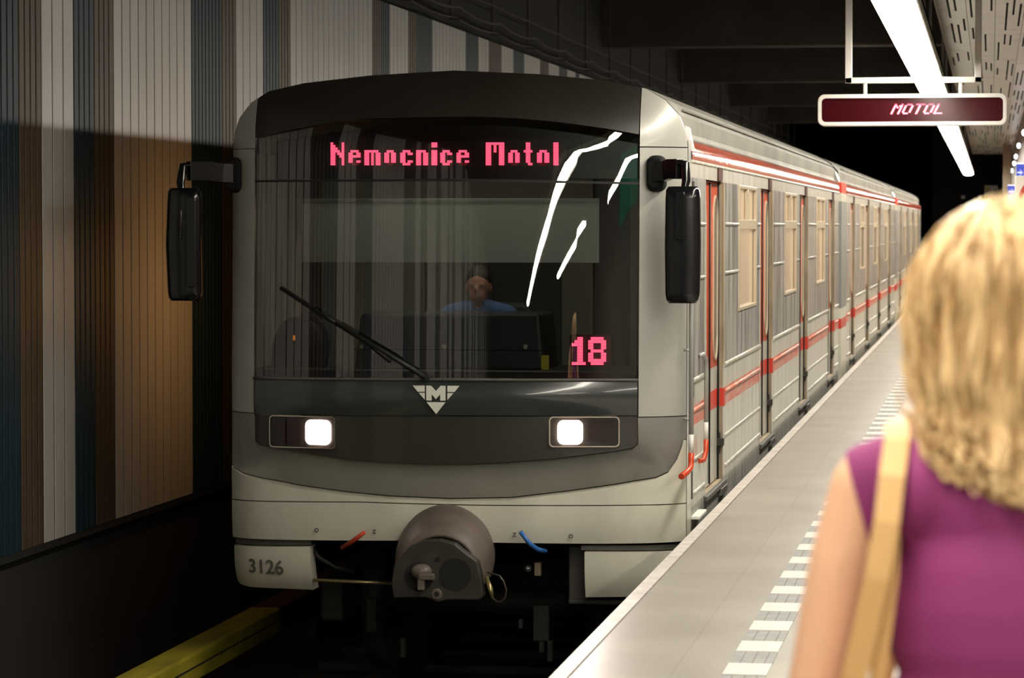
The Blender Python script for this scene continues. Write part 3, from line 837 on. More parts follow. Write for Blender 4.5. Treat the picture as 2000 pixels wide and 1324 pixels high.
# mirrors
def mirror(side):
    if side > 0:
        c = P3(1283, 339); mx0, mx1, mz0, mz1 = 1300, 1367, 592, 364; Ym = Y0 - .22
    else:
        c = P3(460, 342); mx0, mx1, mz0, mz1 = 330, 391, 587, 367; Ym = Y0 - .16
    m = MB()
    rx, rz = (.055, .105)
    prof = rrect(-rx, -rz, rx, rz, .045, 5)
    m.loft([[c + Vector((x * s, d, z * s)) for x, z in prof] for d, s in ((.05, 1), (-.03, 1), (-.06, .93), (-.085, .75))], 0, True)
    root = m.build('mirror_mount', ['black_matt'], car)
    a = atY(mx0, mz0, Ym); b = atY(mx1, mz1, Ym); xm = (a.x + b.x) / 2
    m = MB()
    tgt = Vector((xm + .01 * side, Ym + .02, b.z + .10))
    m.ribbon([c + Vector((0, -.06, .01)), c + Vector((side * .06, -.10, .012)), (c + tgt) / 2 + Vector((0, -.03, .012)), tgt + Vector((-.03 * side, 0, .0))], .115, .05, (0, 0, 1))
    m.tube([tgt + Vector((-.05 * side, 0, .035)), tgt + Vector((0, 0, .03)), Vector((tgt.x + .01 * side, Ym - .01, b.z + .03)), Vector((xm + .01 * side, Ym - .03, b.z - .02)), Vector((xm + .01 * side, Ym - .055, b.z - .30))], [.02, .028, .026, .02, .012], 10)
    m.build('mirror_arm', ['black_gloss'], root, bevel=.012)
    m = MB()
    w = (b.x - a.x); h = b.z - a.z
    rings = []
    for t_, sx, dx in ((0, .80, 0), (.03, .94, 0), (.08, 1.0, 0), (.5, 1.04, -.008 if side < 0 else .0), (.9, 1.0, 0), (.97, .96, 0), (1.0, .82, 0)):
        zz = a.z + h * t_
        rings.append([(xm + dx + px_ * sx, Ym + py_ * (1 if t_ not in (0, 1.0) else .8), zz) for px_, py_ in rrect(-w / 2, -.055, w / 2, .075, .035, 4)])
    m.loft(rings, 0, True)
    m.build('mirror_housing', ['black_gloss'], root)
    m = MB()
    lx = a.x + w * (.30 if side > 0 else .62); 
    m.prism(rrect(0, 0, w * (.30 if side > 0 else .33), h * (.42 if side > 0 else .8), .02), (lx, Ym - .060, a.z + h * (.54 if side > 0 else .12)), (1, 0, 0), (0, 0, 1), .012)
    m.build('mirror_ridge', ['black_gloss'], root, bevel=.005)
mirror(1); mirror(-1)

# wiper
mb = MB()
w0 = P3(548, 560, -.05); w1 = P3(655, 630, -.055); w2 = P3(832, 738, -.045); w3 = P3(702, 655, -.035)
mb.tube([w2, P3(760, 693, -.06), w1], [.016, .014, .010], 8)
mb.tube([P3(548, 562, -.012), P3(640, 622, -.012), P3(712, 666, -.012), P3(762, 706, -.012)], .012, 6)
mb.tube([w1, P3(690, 650, -.03), P3(655, 632, -.015)], .006, 6); mb.tube([P3(610, 600, -.03), w1], .006, 6)
mb.cyl(w2, w2 + Vector((0, .05, 0)), .02, 12)
mb.build('wiper', ['rubber'], car)

# display in the windscreen
L5 = {
 'N': ["1000001", "1100011", "1110011", "1101011", "1100111", "1100011", "1100011", "1100011", "1100011"],
}
def glyph(rows): return [r for r in rows]
G = {
 'N': ["100001", "110001", "111001", "111101", "110111", "110011", "110001", "110001", "110001"],
 'e': ["000000", "000000", "000000", "011110", "110011", "111111", "110000", "110011", "011110"],
 'm': ["0000000", "0000000", "0000000", "1111110", "1101011", "1101011", "1101011", "1101011", "1101011"],
 'o': ["00000", "00000", "00000", "01110", "11011", "11011", "11011", "11011", "01110"],
 'c': ["00000", "00000", "00000", "01110", "11011", "11000", "11000", "11011", "01110"],
 'n': ["00000", "00000", "00000", "11110", "11011", "11011", "11011", "11011", "11011"],
 'i': ["11", "11", "00", "11", "11", "11", "11", "11", "11"],
 'M': ["1111111", "1101011", "1101011", "1101011", "1100011", "1100011", "1100011", "1100011", "1100011"],
 't': ["0110", "0110", "0110", "1111", "0110", "0110", "0110", "0110", "0011"],
 'l': ["11", "11", "11", "11", "11", "11", "11", "11", "11"],
}
def led(mb, word, box, dimrow):
    """dot lettering filling the pixel box on the display panel; one row stays dim as the shutter caught it"""
    A = Vector(box[0]); B = Vector(box[1])
    cols = []; 
    for ch, pxl, pxr in word:
        rows = G[ch]; W = len(rows[0]); n = len(rows)
        for r, row in enumerate(rows):
            for c_, bit in enumerate(row):
                if bit == '1':
                    fx = pxl + (pxr - pxl) * c_ / W; fx2 = pxl + (pxr - pxl) * (c_ + .94) / W
                    zz = A.z + (B.z - A.z) * (n - 1 - r) / n; z2 = A.z + (B.z - A.z) * (n - 1 - r + .90) / n
                    u = lambda p: A.x + (B.x - A.x) * (p - box[2]) / (box[3] - box[2])
                    v = A.y + (B.y - A.y) * (fx - box[2]) / (box[3] - box[2])
                    mi = 1 if (r == n - 1 and ch != 'i' and ch != 'l' and dimrow and ch in 'oect') else 0
                    mb.box((u(fx), v - .004, zz), (u(fx2), v + .004, z2), mi)
DZ0, DZ1 = P3(870, 350, .06).z, P3(870, 226, .06).z
mb = MB(); patch(mb, XC - 1.08, XC + 1.08, const(DZ0), curve([(500, 282), (609, 262), (722, 247), (820, 243), (920, 242), (1013, 246), (1127, 259), (1246, 280)]), 24, 3, off=lambda x, t: .07, th=.20)
disp = mb.build('destination_display', ['led_back'], car)
word = [('N', 646, 672), ('e', 681, 704), ('m', 712, 743), ('o', 751, 773), ('c', 782, 806), ('n', 813, 836), ('i', 843, 854), ('c', 860, 883), ('e', 892, 916),
        ('M', 949, 985), ('o', 993, 1015), ('t', 1023, 1040), ('o', 1049, 1073), ('l', 1081, 1091)]
def led(parent, word, py0, py1, dy, dim):
    """dot lettering on the display panel: every letter a part; the rows the shutter caught unlit stay dim"""
    for ch, pxl, pxr in word:
        rows = G[ch]; W = len(rows[0]); n = len(rows); m_ = MB()
        for r, row in enumerate(rows):
            for c_, bit in enumerate(row):
                if bit != '1': continue
                A = P3(pxl + (pxr - pxl) * c_ / W, py0 + (py1 - py0) * (r + .93) / n, dy)
                B = P3(pxl + (pxr - pxl) * (c_ + .95) / W, py0 + (py1 - py0) * (r + .03) / n, dy)
                mi = 1 if (dim and r == n - 1 and ch in 'oe') else 0
                m_.box((A.x, A.y - .005, A.z), (B.x, A.y + .005, B.z), mi)
        m_.build('led_letter', ['led_red', 'led_dim'], parent)
led(disp, word, 278, 323, .058, True)
D = {'1': ["00110", "01110", "11110", "00110", "00110", "00110", "00110", "00110", "11111"], '8': ["0111110", "1111111", "1100011", "1100011", "0111110", "1100011", "1100011", "1111111", "0111110"]}
G.update(D)
A = P3(1110, 717, .06); B = P3(1193, 654, .06)
mb = MB(); mb.box((A.x, max(A.y, B.y) + .0, A.z), (B.x, max(A.y, B.y) + .05, B.z)); nd = mb.build('route_display', ['led_back'], car)
led(nd, [('1', 1117, 1144), ('8', 1149, 1184)], 658, 713, .045, False)
# cab inside: bulkhead, blind, frames, desk
mb = MB()
YBK = Y0 + 1.9
mb.box((XL + .015, YBK, -.1), (XR - .10, YBK + .05, 2.3), 1)
for x0, x1, m_ in ((-4.30, -3.62, 0), (-2.72, -2.52, 0), (-2.28, -1.9, 0)):
    mb.box((x0, YBK - .04, -.1), (x1, YBK, 2.1), m_)
mb.box((-3.62, YBK - .04, 1.55), (-2.72, YBK, 2.1), 0)
mb.box((-3.60, YBK - .03, -.1), (-3.30, YBK, 1.55), 0)
mb.box((XL + .06, Y0 + .1, .3), (XR - .06, YBK, .34), 1)
mb.box((XC - 1.1, Y0 + .35, 2.40), (XC + 1.1, YBK, 2.43), 1)
mb.build('cab_bulkhead', ['cab_cream', 'cab_dark'], car)
mb = MB(); a = atY(590, 512, Y0 + .25); b = atY(1170, 392, Y0 + .25)
mb.box((a.x, Y0 + .25, a.z), (b.x, Y0 + .256, b.z)); mb.cyl((a.x, Y0 + .255, b.z), (b.x, Y0 + .255, b.z), .015, 8); mb.build('sun_blind', ['blind_grey'], car)
mb = MB()
yd = Y0 + .22
def D3(px, py, Y): return atY(px, py, Y)
ring0 = [D3(690, 728, yd), D3(1066, 728, yd), D3(1056, 612, yd), D3(690, 612, yd)]
ring0[3] = D3(703, 612, yd)
mb.loft([ring0, [p + Vector((0, .55, 0)) for p in ring0]], 0, False)
desk = mb.build('driver_desk', ['console_blue'], car, bevel=.03, seg=3)
mb = MB(); a = D3(690, 740, Y0 + .02); mb.box((XL + .12, Y0 + .02, .72), (XR - .12, Y0 + .8, D3(870, 722, Y0 + .1).z)); mb.build('dash_shelf', ['cab_dark'], car, bevel=.02)
mb = MB(); a = D3(692, 683, yd); b = D3(1058, 683, yd); mb.box((a.x, yd - .006, a.z), (b.x, yd, a.z + .006)); mb.build('desk_seam', ['gap_black'], desk)
for px in (706, 867, 1026):
    mb = MB(); p = D3(px, 677, yd - .006); mb.ell(p, (.015, .012, .015), 12, 8); mb.build('desk_knob', ['decal_white'], desk)
mb = MB(); a = D3(1057, 723, yd - .04); b = D3(1072, 694, yd - .04); mb.box((a.x, a.y, a.z), (b.x, a.y + .01, b.z)); mb.build('yellow_tag', ['sticker_yellow'], desk)
area('cab_fill', (XC, Y0 + .75, 2.37), (0, 0, 0), 1.3, .3, 6.5, (1, .9, .72)).parent = car  # unseen fill light, added to brighten the cab and the blind
bpy.data.objects['cab_fill'].location = Vector((XC, Y0 + .75, 2.37)) - ORG[car.name]

# coupler
mb = MB(); Yh = Y0 - .20
def hood_ring(cx, cz, r, y, a0=-.28, n=22):
    out = []
    for i in range(n + 1):
        th = a0 + (PI - 2 * a0) * i / n
        out.append(Vector((cx + r * math.cos(th), y, cz + r * 1.05 * math.sin(th))))
    return out
c0 = atY(872, 1085, Yh); c1 = atY(858, 1128, Yh - .42)
rings = []
for k in range(8):
    s = k / 7
    r = .285 * (1 - s) + .235 * s + .02 * math.sin(PI * s)
    rings.append(hood_ring(c0.x * (1 - s) + c1.x * s, c0.z * (1 - s) + c1.z * s + .02 * math.sin(PI * s), r, c0.y * (1 - s) + c1.y * s))
mb.loft([hood_ring(c0.x, c0.z, .24, Yh + .3)] + rings + [[p * .0 + Vector((c1.x + (p.x - c1.x) * .93, c1.y + .005, c1.z + (p.z - c1.z) * .93)) for p in rings[-1]], [Vector((c1.x + (p.x - c1.x) * .9, c1.y + .3, c1.z + (p.z - c1.z) * .9)) for p in rings[-1]]], 0, True, caps=False, closed=False)
hood = mb.build('coupler_hood', ['hood_grey'], car)
cy = Yh - .52
def cp(px, py): return atY(px, py, cy)
pts = [(768, 1168), (764, 1140), (770, 1100), (782, 1088), (800, 1066), (828, 1056), (858, 1054), (888, 1062), (912, 1082), (932, 1096), (938, 1120), (944, 1165), (936, 1172), (870, 1172), (862, 1175), (852, 1176), (842, 1170), (830, 1167)]
o = cp(856, 1120)
poly = [((cp(*p) - o).x, (cp(*p) - o).z) for p in pts]
mb = MB(); mb.prism(list(reversed(poly)), o, (1, 0, 0), (0, 0, 1), -.09)
mb.box((o.x - .1, cy + .05, o.z - .15), (o.x + .12, Y0 + .6, o.z + .12))
cpl = mb.build('coupler_head', ['cast_dark'], car, bevel=.008)
mb = MB()
c = cp(818, 1126); mb.cyl(c + Vector((0, -.004, 0)), c + Vector((0, .03, 0)), .082, 28, 0)
c = cp(889, 1122); mb.cyl(c + Vector((0, -.004, 0)), c + Vector((0, .03, 0)), .092, 28, 0)
for p in ((855, 1092), (853, 1160)):
    c = cp(*p); mb.cyl(c + Vector((0, -.008, 0)), c + Vector((0, .03, 0)), .014, 14, 0)
mb.build('coupler_socket', ['gap_black'], cpl)
mb = MB()
c = cp(826, 1126)
mb.ell(c + Vector((-.005, -.02, .03)), (.062, .05, .045), 16, 10)
mb.box(c + Vector((-.012, -.075, -.012)), c + Vector((.075, -.02, .022))); mb.box(c + Vector((-.02, -.07, -.07)), c + Vector((.02, -.02, .0)))
c = cp(853, 1160); mb.cyl(c + Vector((0, -.006, 0)), c + Vector((0, .02, 0)), .032, 16)
mb.build('coupler_cone', ['hood_grey'], cpl, bevel=.006)
mb = MB()
q = Y0 - .06
mb.tube([atY(612, 1133, q), atY(690, 1136, q), atY(765, 1139, q)], .011, 10); mb.build('coupler_rod', ['brass'], car)
mb = MB()
mb.tube([atY(952, 1118, cy + .1), atY(975, 1124, cy), atY(984, 1136, cy), atY(989, 1152, cy), atY(987, 1166, cy), atY(979, 1175, cy), atY(970, 1175, cy + .02), atY(962, 1168, cy + .03), atY(957, 1158, cy + .04)], .005, 8)
mb.build('loop_cable', ['rail_steel'], car)
mb = MB(); mb.tube([atY(950, 1128, cy + .05), atY(957, 1148, cy), atY(962, 1168, cy)], [.012, .016, .010], 10); mb.build('hook', ['brass'], car)
mb = MB(); q = Y0 - .28
mb.tube([atY(712, 1039, q), atY(690, 1056, q + .03), atY(668, 1070, q + .1)], [.012, .014, .014], 10); mb.build('air_handle', ['hose_red'], car)
mb = MB()
mb.tube([atY(1016, 1038, q), atY(1035, 1062, q + .02), atY(1050, 1073, q + .05), atY(1066, 1077, q + .12)], [.013, .014, .014, .014], 10); mb.build('air_handle', ['hose_blue'], car)
mb = MB(); mb.tube([atY(610, 1068, Y0), atY(622, 1088, Y0), atY(655, 1108, Y0 + .05), atY(690, 1116, Y0 + .1)], .014, 8); mb.build('hose', ['rubber'], car)
mb = MB(); mb.ell(atY(1031, 1110, Y0 + .1), (.02, .03, .022), 12, 8); mb.build('valve_cap', ['steel'], car)
mb = MB(); a = atY(1044, 1124, Y0 + .12); mb.box(a, a + Vector((.035, .05, .075))); mb.build('valve_block', ['jamb_tan'], car)
# underframe and bogie
mb = MB()
mb.box((XL + .1, Y0 + .28, -.20), (XR - .1, Y0 + 17.3, .02), 0)
mb.build('underframe', ['black_matt'], car)
def bogie(parent, yc):
    m = MB()
    for sx in (-1, 1):
        m.box((XC + sx * .95 - .07, yc - 1.6, TRK + .35), (XC + sx * .95 + .07, yc + 1.6, TRK + .62))
    m.box((XC - .95, yc - .2, TRK + .35), (XC + .95, yc + .2, TRK + .6))
    b_ = m.build('bogie', ['bogie_dark'], parent, bevel=.02)
    for sy in (-1.05, 1.05):
        m = MB()
        for sx in (-.72, .72):
            m.cyl((XC + sx - .065, yc + sy, TRK + .43), (XC + sx + .065, yc + sy, TRK + .43), .43, 28)
        m.cyl((XC - .9, yc + sy, TRK + .43), (XC + .9, yc + sy, TRK + .43), .08, 12)
        m.build('wheelset', ['bogie_dark'], b_)
bogie(car, Y0 + 2.6)
bogie(car, Y0 + 14.9)
for px0, px1, py0, py1, dy in ((1041, 1072, 1183, 1252, .5), (1052, 1062, 1253, 1275, .5), (1068, 1079, 1252, 1292, .5), (781, 791, 1246, 1284, .6), (1012, 1020, 1210, 1228, .4), (715, 735, 1170, 1235, .8)):
    mb = MB(); a = atY(px0, py1, Y0 + dy); b = atY(px1, py0, Y0 + dy); mb.box(a, (b.x, a.y + .06, b.z)); mb.build('guard_iron', ['bogie_dark'], car, bevel=.006)

# ---- body side, shared by all cars
def side_right(parent, ya, yb, doors, wins, lead, shift=0.0, dim=False):
    """right-hand side wall with true openings for doors and windows; doors = list of far-jamb positions"""
    X = XR
    DW = 1.26
    ops = [(d - DW, d) for d in doors]
    mats = ['side_grey', 'side_white', 'side_skirt', 'side_red', 'belt_red', 'roof_grey', 'patch_red', 'jamb_tan', 'rubber', 'pillar_paint']
    m = MB()
    zs = [-.15, .05, .53, .65, .80, 1.12, 2.003, 2.097]
    holes = [(a, b_, .05, 2.003) for a, b_ in ops] + [(a, b_, 1.12, 2.003) for a, b_ in wins]
    ys = sorted(set([ya, yb] + [v for h in holes for v in h[:2]]))
    for i in range(len(ys) - 1):
        for j in range(len(zs) - 1):
            yc = (ys[i] + ys[i + 1]) / 2; zc_ = (zs[j] + zs[j + 1]) / 2
            if any(h[0] < yc < h[1] and h[2] < zc_ < h[3] for h in holes): continue
            mi = [2, 1, 4, 1, 0, 0, 1][j]
            if j == 2 and any(abs(yc - b_) < .0 for a, b_ in ops): mi = 6
            xb = X - (.0 if j < 7 else 0); xt = X if j < 7 else X - .03
            ya_, yb_ = ys[i], ys[i + 1]
            nn = max(1, int((yb_ - ya_) / .5)) if j == 7 else 1
            for q in range(nn):
                y1 = ya_ + (yb_ - ya_) * q / nn; y2 = ya_ + (yb_ - ya_) * (q + 1) / nn
                def sx(y_, z_):
                    if lead and y_ <= ya + .001: return 0
                    return 0
                m.quad((xb, y1, zs[j]), (xb, y2, zs[j]), (xt, y2, zs[j + 1]), (xt, y1, zs[j + 1]), mi)
    nn = int((yb - ya) / .4)
    m.loft([[(X - .092 * (q / 9 - .27) ** 2 + .0067, ya + (yb - ya) * i / nn, 2.097 + .129 * q / 9) for q in range(10)] for i in range(nn + 1)], 3, True, closed=False)
    # jambs
    for a, b_ in ops:
        m.quad((X, b_, .05), (X - .022, b_, .05), (X - .022, b_, 2.003), (X, b_, 2.003), 7)
        m.quad((X - .020, b_ - .03, .05), (X - .08, b_ - .03, .05), (X - .08, b_ - .03, 2.003), (X - .020, b_ - .03, 2.003), 8)
        m.quad((X - .022, b_, .05), (X - .022, b_ - .03, .05), (X - .022, b_ - .03, 2.003), (X - .022, b_, 2.003), 8)
        m.quad((X, a, .05), (X - .09, a, .05), (X - .09, a, 2.003), (X, a, 2.003), 7)
        m.quad((X, a, 2.003), (X - .09, a, 2.003), (X - .09, b_, 2.003), (X, b_, 2.003), 8)
        m.quad((X, a, .05), (X - .09, a, .05), (X - .09, b_, .05), (X, b_, .05), 7)
        # far post: tan above, pale below, with the red square
        m.box((X - .002, b_, .80), (X + .006, b_ + .10, 2.0), 7)
        m.box((X - .002, b_, .05), (X + .006, b_ + .10, .53), 1); m.box((X - .002, b_, .65), (X + .006, b_ + .10, .80), 1)
        m.box((X - .002, b_, .53), (X + .010, b_ + .12, .65), 6); m.quad((X + .001, b_ - .001, .53), (X - .020, b_ - .001, .53), (X - .020, b_ - .001, .65), (X + .001, b_ - .001, .65), 6)
        m.box((X - .002, a - .03, .05), (X + .006, a, 2.0), 1)
    # raised beads
    segs = []
    for z_, r_, brk in ((1.729, .011, 'w'), (1.405, .011, 'w'), (.80, .014, 'd'), (.62, .012, 'd'), (.327, .010, 'd'), (.126, .012, 'd')):
        blocks = sorted([(a - .02, b_ + .12) for a, b_ in ops] + ([(a - .05, b_ + .05) for a, b_ in wins] if brk == 'w' else []))
        y_ = ya + .10
        for a, b_ in blocks + [(yb - .06, yb)]:
            if a > y_ + .05:
                mi = 1 if z_ != .62 else 4
                if z_ > 1: mi = 9
                m.tube([(X + .001, y_, z_), (X + .001, a, z_)], r_, 8, mi)
            y_ = max(y_, b_)
    # gutter and roof
    m.tube([(X - .044, ya, 2.230), (X - .044, yb, 2.230)], .010, 6, 5)
    m.tube([(X, ya, 2.097), (X, yb, 2.097)], .010, 6, 1)
    body = m.build('body_side', mats, parent)
    # doors
    for a, b_ in ops:
        mid = (a + b_) / 2
        for y1, y2 in ((a, mid - .006), (mid + .006, b_ - .032)):
            m = MB(); xd = X - .032
            m.box((xd - .03, y1, .06), (xd, y2, .53), 1); m.box((xd - .03, y1, .53), (xd + .001, y2, .65), 2)
            m.box((xd - .03, y1, .65), (xd, y2, .80), 1); m.box((xd - .03, y1, .80), (xd, y2, 2.0), 0)
            m.tube([(xd + .006, y2 - .004, .07), (xd + .006, y2 - .004, 1.99)], .006, 6, 3)
            d = m.build('sliding_door', ['door_red', 'side_white', 'patch_red', 'rubber'], parent)
            m = MB(); hw = .15; yc = (y1 + y2) / 2 + (.10 if y1 > a + .1 else -.10)
            prof = rrect(yc - hw, .84, yc + hw, 1.915, .15, 6); pin = rrect(yc - hw + .014, .854, yc + hw - .014, 1.901, .14, 6)
            m.loft([[(xd + .002, p[0], p[1]) for p in pin], [(xd + .010, p[0], p[1]) for p in pin], [(xd + .010, p[0], p[1]) for p in prof], [(xd - .001, p[0], p[1]) for p in prof]], 0, False, caps=False)
            fr_ = m.build('door_window', ['window_frame'], d)
            m = MB(); m.add([(xd + .004, p[0], p[1]) for p in pin], [tuple(range(len(pin)))]); m.build('pane', ['window_pane_dim'], fr_)
        # sill, latch, lamp over the door
        m = MB(); m.box((X - .05, a - .02, .01), (X + .022, b_ + .12, .045)); m.box((X - .01, b_ - .30, -.04), (X + .026, b_ + .12, .01)); m.build('door_sill', ['valance_grey'], parent, bevel=.006)
        m = MB(); m.box((X - .045, b_ - .05, .27), (X + .012, b_ + .02, .32)); m.cyl((X - .02, b_ - .02, .22), (X - .02, b_ - .02, .36), .010, 8); m.build('door_latch', ['cast_dark'], parent, bevel=.004)
        m = MB(); m.box((X - .005, b_ - .42, 2.005), (X + .012, b_ - .14, 2.092)); m.build('door_lamp', ['red_brown'], parent, bevel=.003)
    for a, b_ in wins:
        m = MB()
        def ringb(y1, y2, z1, z2, w, x0=X - .018, x1=X + .008):
            m.box((x0, y1, z1), (x1, y1 + w, z2)); m.box((x0, y2 - w, z1), (x1, y2, z2)); m.box((x0, y1 + w, z2 - w * .5), (x1, y2 - w, z2)); m.box((x0, y1 + w, z1), (x1, y2 - w, z1 + w * .5))
        ringb(a, b_, 1.12, 2.003, .05)
        m.box((X - .02, a + .05, 1.69), (X + .008, b_ - .05, 1.76)); mid = (a + b_) / 2
        m.box((X - .02, mid - .05, 1.76), (X + .006, mid + .05, 1.98)); 
        w = m.build('window', ['window_frame'], parent, bevel=.004)
        m = MB(); m.box((X - .028, a + .02, 1.13), (X - .020, b_ - .02, 2.0)); m.build('pane', ['window_pane' if not dim else 'window_pane_dim'], w)
    return body

def shell(parent, ya_f, yb, ya_side):
    """roof and left-hand side"""
    m = MB()
    sec = [(XC + d, z_) for d, z_ in TOPP[::-1]] + [(XC - d, z_) for d, z_ in TOPP[1:]]
    sec[0] = (XR - .048, 2.226); sec[1] = (XR - .056, 2.27)
    left = [(XL, 2.0), (XL, .8), (XL, -.15)]
    full = sec + left
    rings = []
    stations = [None, ya_side, (ya_side + yb) / 2, yb]
    for st in stations:
        if st is None: rings.append([(x_, ya_f(x_, z_), z_) for x_, z_ in full])
        else: rings.append([(x_, st, z_) for x_, z_ in full])
    n = len(full)
    for i in range(len(rings) - 1):
        for j in range(n - 1):
            mi = 0 if j < len(sec) - 1 else (1 if j == len(sec) - 1 or j == len(sec) else 2)
            m.add([rings[i][j], rings[i][j + 1], rings[i + 1][j + 1], rings[i + 1][j]], [(0, 1, 2, 3)], mi, mi == 0)
    for j in (2, ):
        pass
    # roof seam strip
    m.tube([(XR - .075, ya_side, 2.405), (XR - .075, yb, 2.405)], .008, 6, 0)
    # end wall
    m.add([(x_, yb, z_) for x_, z_ in full] + [(XR, yb, -.15), (XR, yb, 2.2)], [tuple(range(n + 2))], 1)
    return m.build('roof_shell', ['roof_grey', 'side_grey', 'side_white'], parent)

shell(car, lambda x_, z_: FY(x_, z_) + .045, 35.15, Y0 + .6)
# return of the right front corner to the side wall
zz = [-.12 + i * (2.22 + .12) / 30 for i in range(31)]
def corner_mat(z_): return 1 if z_ < .42 else 0
for s, X_ in ((-1, XL), (1, XR)):
    mb = MB()
    for i in range(30):
        z0_, z1_ = zz[i], zz[i + 1]
        mb.quad((X_, FY(X_, z0_) + .004, z0_), (X_, Y0 + .36, z0_), (X_, Y0 + .36, z1_), (X_, FY(X_, z1_) + .004, z1_), corner_mat(z0_))
    if s < 0: mb.build('corner_return', ['pillar_paint', 'car_white'], car)
mb.quad((XR, FY(XR, 2.2), 2.16), (XR, Y0 + .6, 2.16), (XR - .03, Y0 + .6, 2.30), (XR - .02, FY(XR, 2.3), 2.30), 0)
mb.build('corner_return', ['pillar_paint', 'car_white'], car)
side_right(car, Y0 + .36, 35.15, [19.85, 24.35, 29.10, 34.10], [(21.1, 22.7), (25.85, 27.45), (30.6, 32.2)], True)
# warm lit windows on the wall side of the leading car
for k in range(1):
    y_ = Y0 + 2.15
    m = MB(); m.box((XL - .004, y_, .95), (XL + .01, y_ + 1.3, 1.65)); m.build('window', ['warm_window'], car)
# grab rails by the cab door
mb = MB(); Xg = XR + .035
def G3(px, py): return atX(px, py, Xg)
A = G3(1350.5, 590); Bm = G3(1350.5, 848); C_ = G3(1350.5, 884)
gy = A.y
mb.tube([(Xg, gy, 1.9), (Xg, gy, Bm.z)], .015, 10, 0); mb.tube([(Xg, gy, Bm.z), (Xg, gy, C_.z)], .0155, 10, 1)
mb.tube([(Xg, gy, C_.z), (Xg, gy, C_.z - .05), (Xg, gy - .03, C_.z - .085), (Xg - .01, gy - .12, C_.z - .10), (Xg - .035, gy - .22, C_.z - .12)], .018, 10, 2)
for z_ in (1.6, 1.0, .6): mb.cyl((Xg, gy, z_), (XR - .01, gy, z_), .009, 8, 0)
mb.build('grab_rail', ['rail_grey', 'rail_white', 'side_red'], car)
mb = MB(); A = G3(1368, 705); Bm = G3(1368, 832); C_ = G3(1368, 866); E_ = G3(1368, 890); gy = 18.32
mb.tube([(XR, gy - .12, A.z + .02), (Xg - .01, gy - .10, A.z + .03), (Xg, gy - .03, A.z), (Xg, gy, A.z - .06), (Xg, gy, Bm.z)], .014, 10, 0)
mb.tube([(Xg, gy, Bm.z), (Xg, gy, C_.z)], .0145, 10, 1); mb.tube([(Xg, gy, C_.z), (Xg, gy, E_.z), (Xg - .01, gy - .06, E_.z - .05), (XR, gy - .12, E_.z - .05)], .016, 10, 2)
mb.build('grab_rail', ['rail_grey', 'rail_white', 'side_red'], car)
mb = MB(); mb.box((XR - .02, Y0 + .40, -.02), (XR + .05, Y0 + .85, .0)); mb.build('cab_step', ['decal_white'], car, bevel=.004)
mb = MB(); mb.box((XR, Y0 + .40, .70), (XR + .004, Y0 + .52, 1.98), 0); mb.box((XR, Y0 + .40, .10), (XR + .004, Y0 + .44, .70), 0); mb.build('cab_door_gap', ['rubber'], car)

# ---- trailing cars
def trailing(label, ya, yb, doors, wins):
    c2 = thing('metro_car', label, 'train', (XC, ya, TRK), 'coupled cars of the metro train')
    shell(c2, lambda x_, z_: ya + .25, yb, ya + 1.35)
    side_right(c2, ya + 1.35, yb, doors, wins, False, dim=True)
    m = MB()      # plain end panel that narrows toward the coupling
    for (z0_, z1_, mi) in ((-.13, .50, 1), (.50, .617, 2), (.617, .74, 1), (.74, 2.0, 0), (2.0, 2.10, 1), (2.10, 2.226, 2)):
        m.quad((XR - .085, ya, z0_), (XR + .004, ya + .03, z0_), (XR + .004, ya + .03, z1_), (XR - .085, ya, z1_), mi)
        m.quad((XR + .004, ya + .03, z0_), (XR, ya + 1.35, z0_), (XR, ya + 1.35, z1_), (XR + .004, ya + .03, z1_), mi)
        m.quad((XL, ya, z0_), (XR - .085, ya, z0_), (XR - .085, ya, z1_), (XL, ya, z1_), mi)
    sec = [(XC + d * .985, z_ - .02) for d, z_ in TOPP[::-1]] + [(XC - d * .985, z_ - .02) for d, z_ in TOPP[1:]]
    m.add([(x_, ya + .02, z_) for x_, z_ in sec], [tuple(range(len(sec)))], 3)
    for j in range(len(sec) - 1):
        a_, b_ = sec[j], sec[j + 1]
        m.quad((a_[0], ya + .02, a_[1]), (b_[0], ya + .02, b_[1]), (b_[0], ya + .3, b_[1] + .02), (a_[0], ya + .3, a_[1] + .02), 3)
    m.build('end_panel', ['post_grey', 'car_white', 'patch_red', 'pillar_paint'], c2)
    m = MB(); m.box((XL + .1, ya + .1, -.20), (XR - .1, yb - .1, .02), 0); m.build('underframe', ['black_matt'], c2)
    bogie(c2, ya + 2.9); bogie(c2, yb - 2.9)
    return c2
c2 = trailing('second metro car, middle of the three visible, coupled behind the leading car', 35.75, 55.9, [39.3, 44.0, 48.6, 53.4], [(41.0, 42.4), (45.7, 47.0), (50.3, 51.7)])
c3 = copy_tree(c2)
c3.location = (XC, 35.75 + 20.75, TRK)
c3['label'] = 'third metro car, farthest of the train, ending against the dark tunnel'

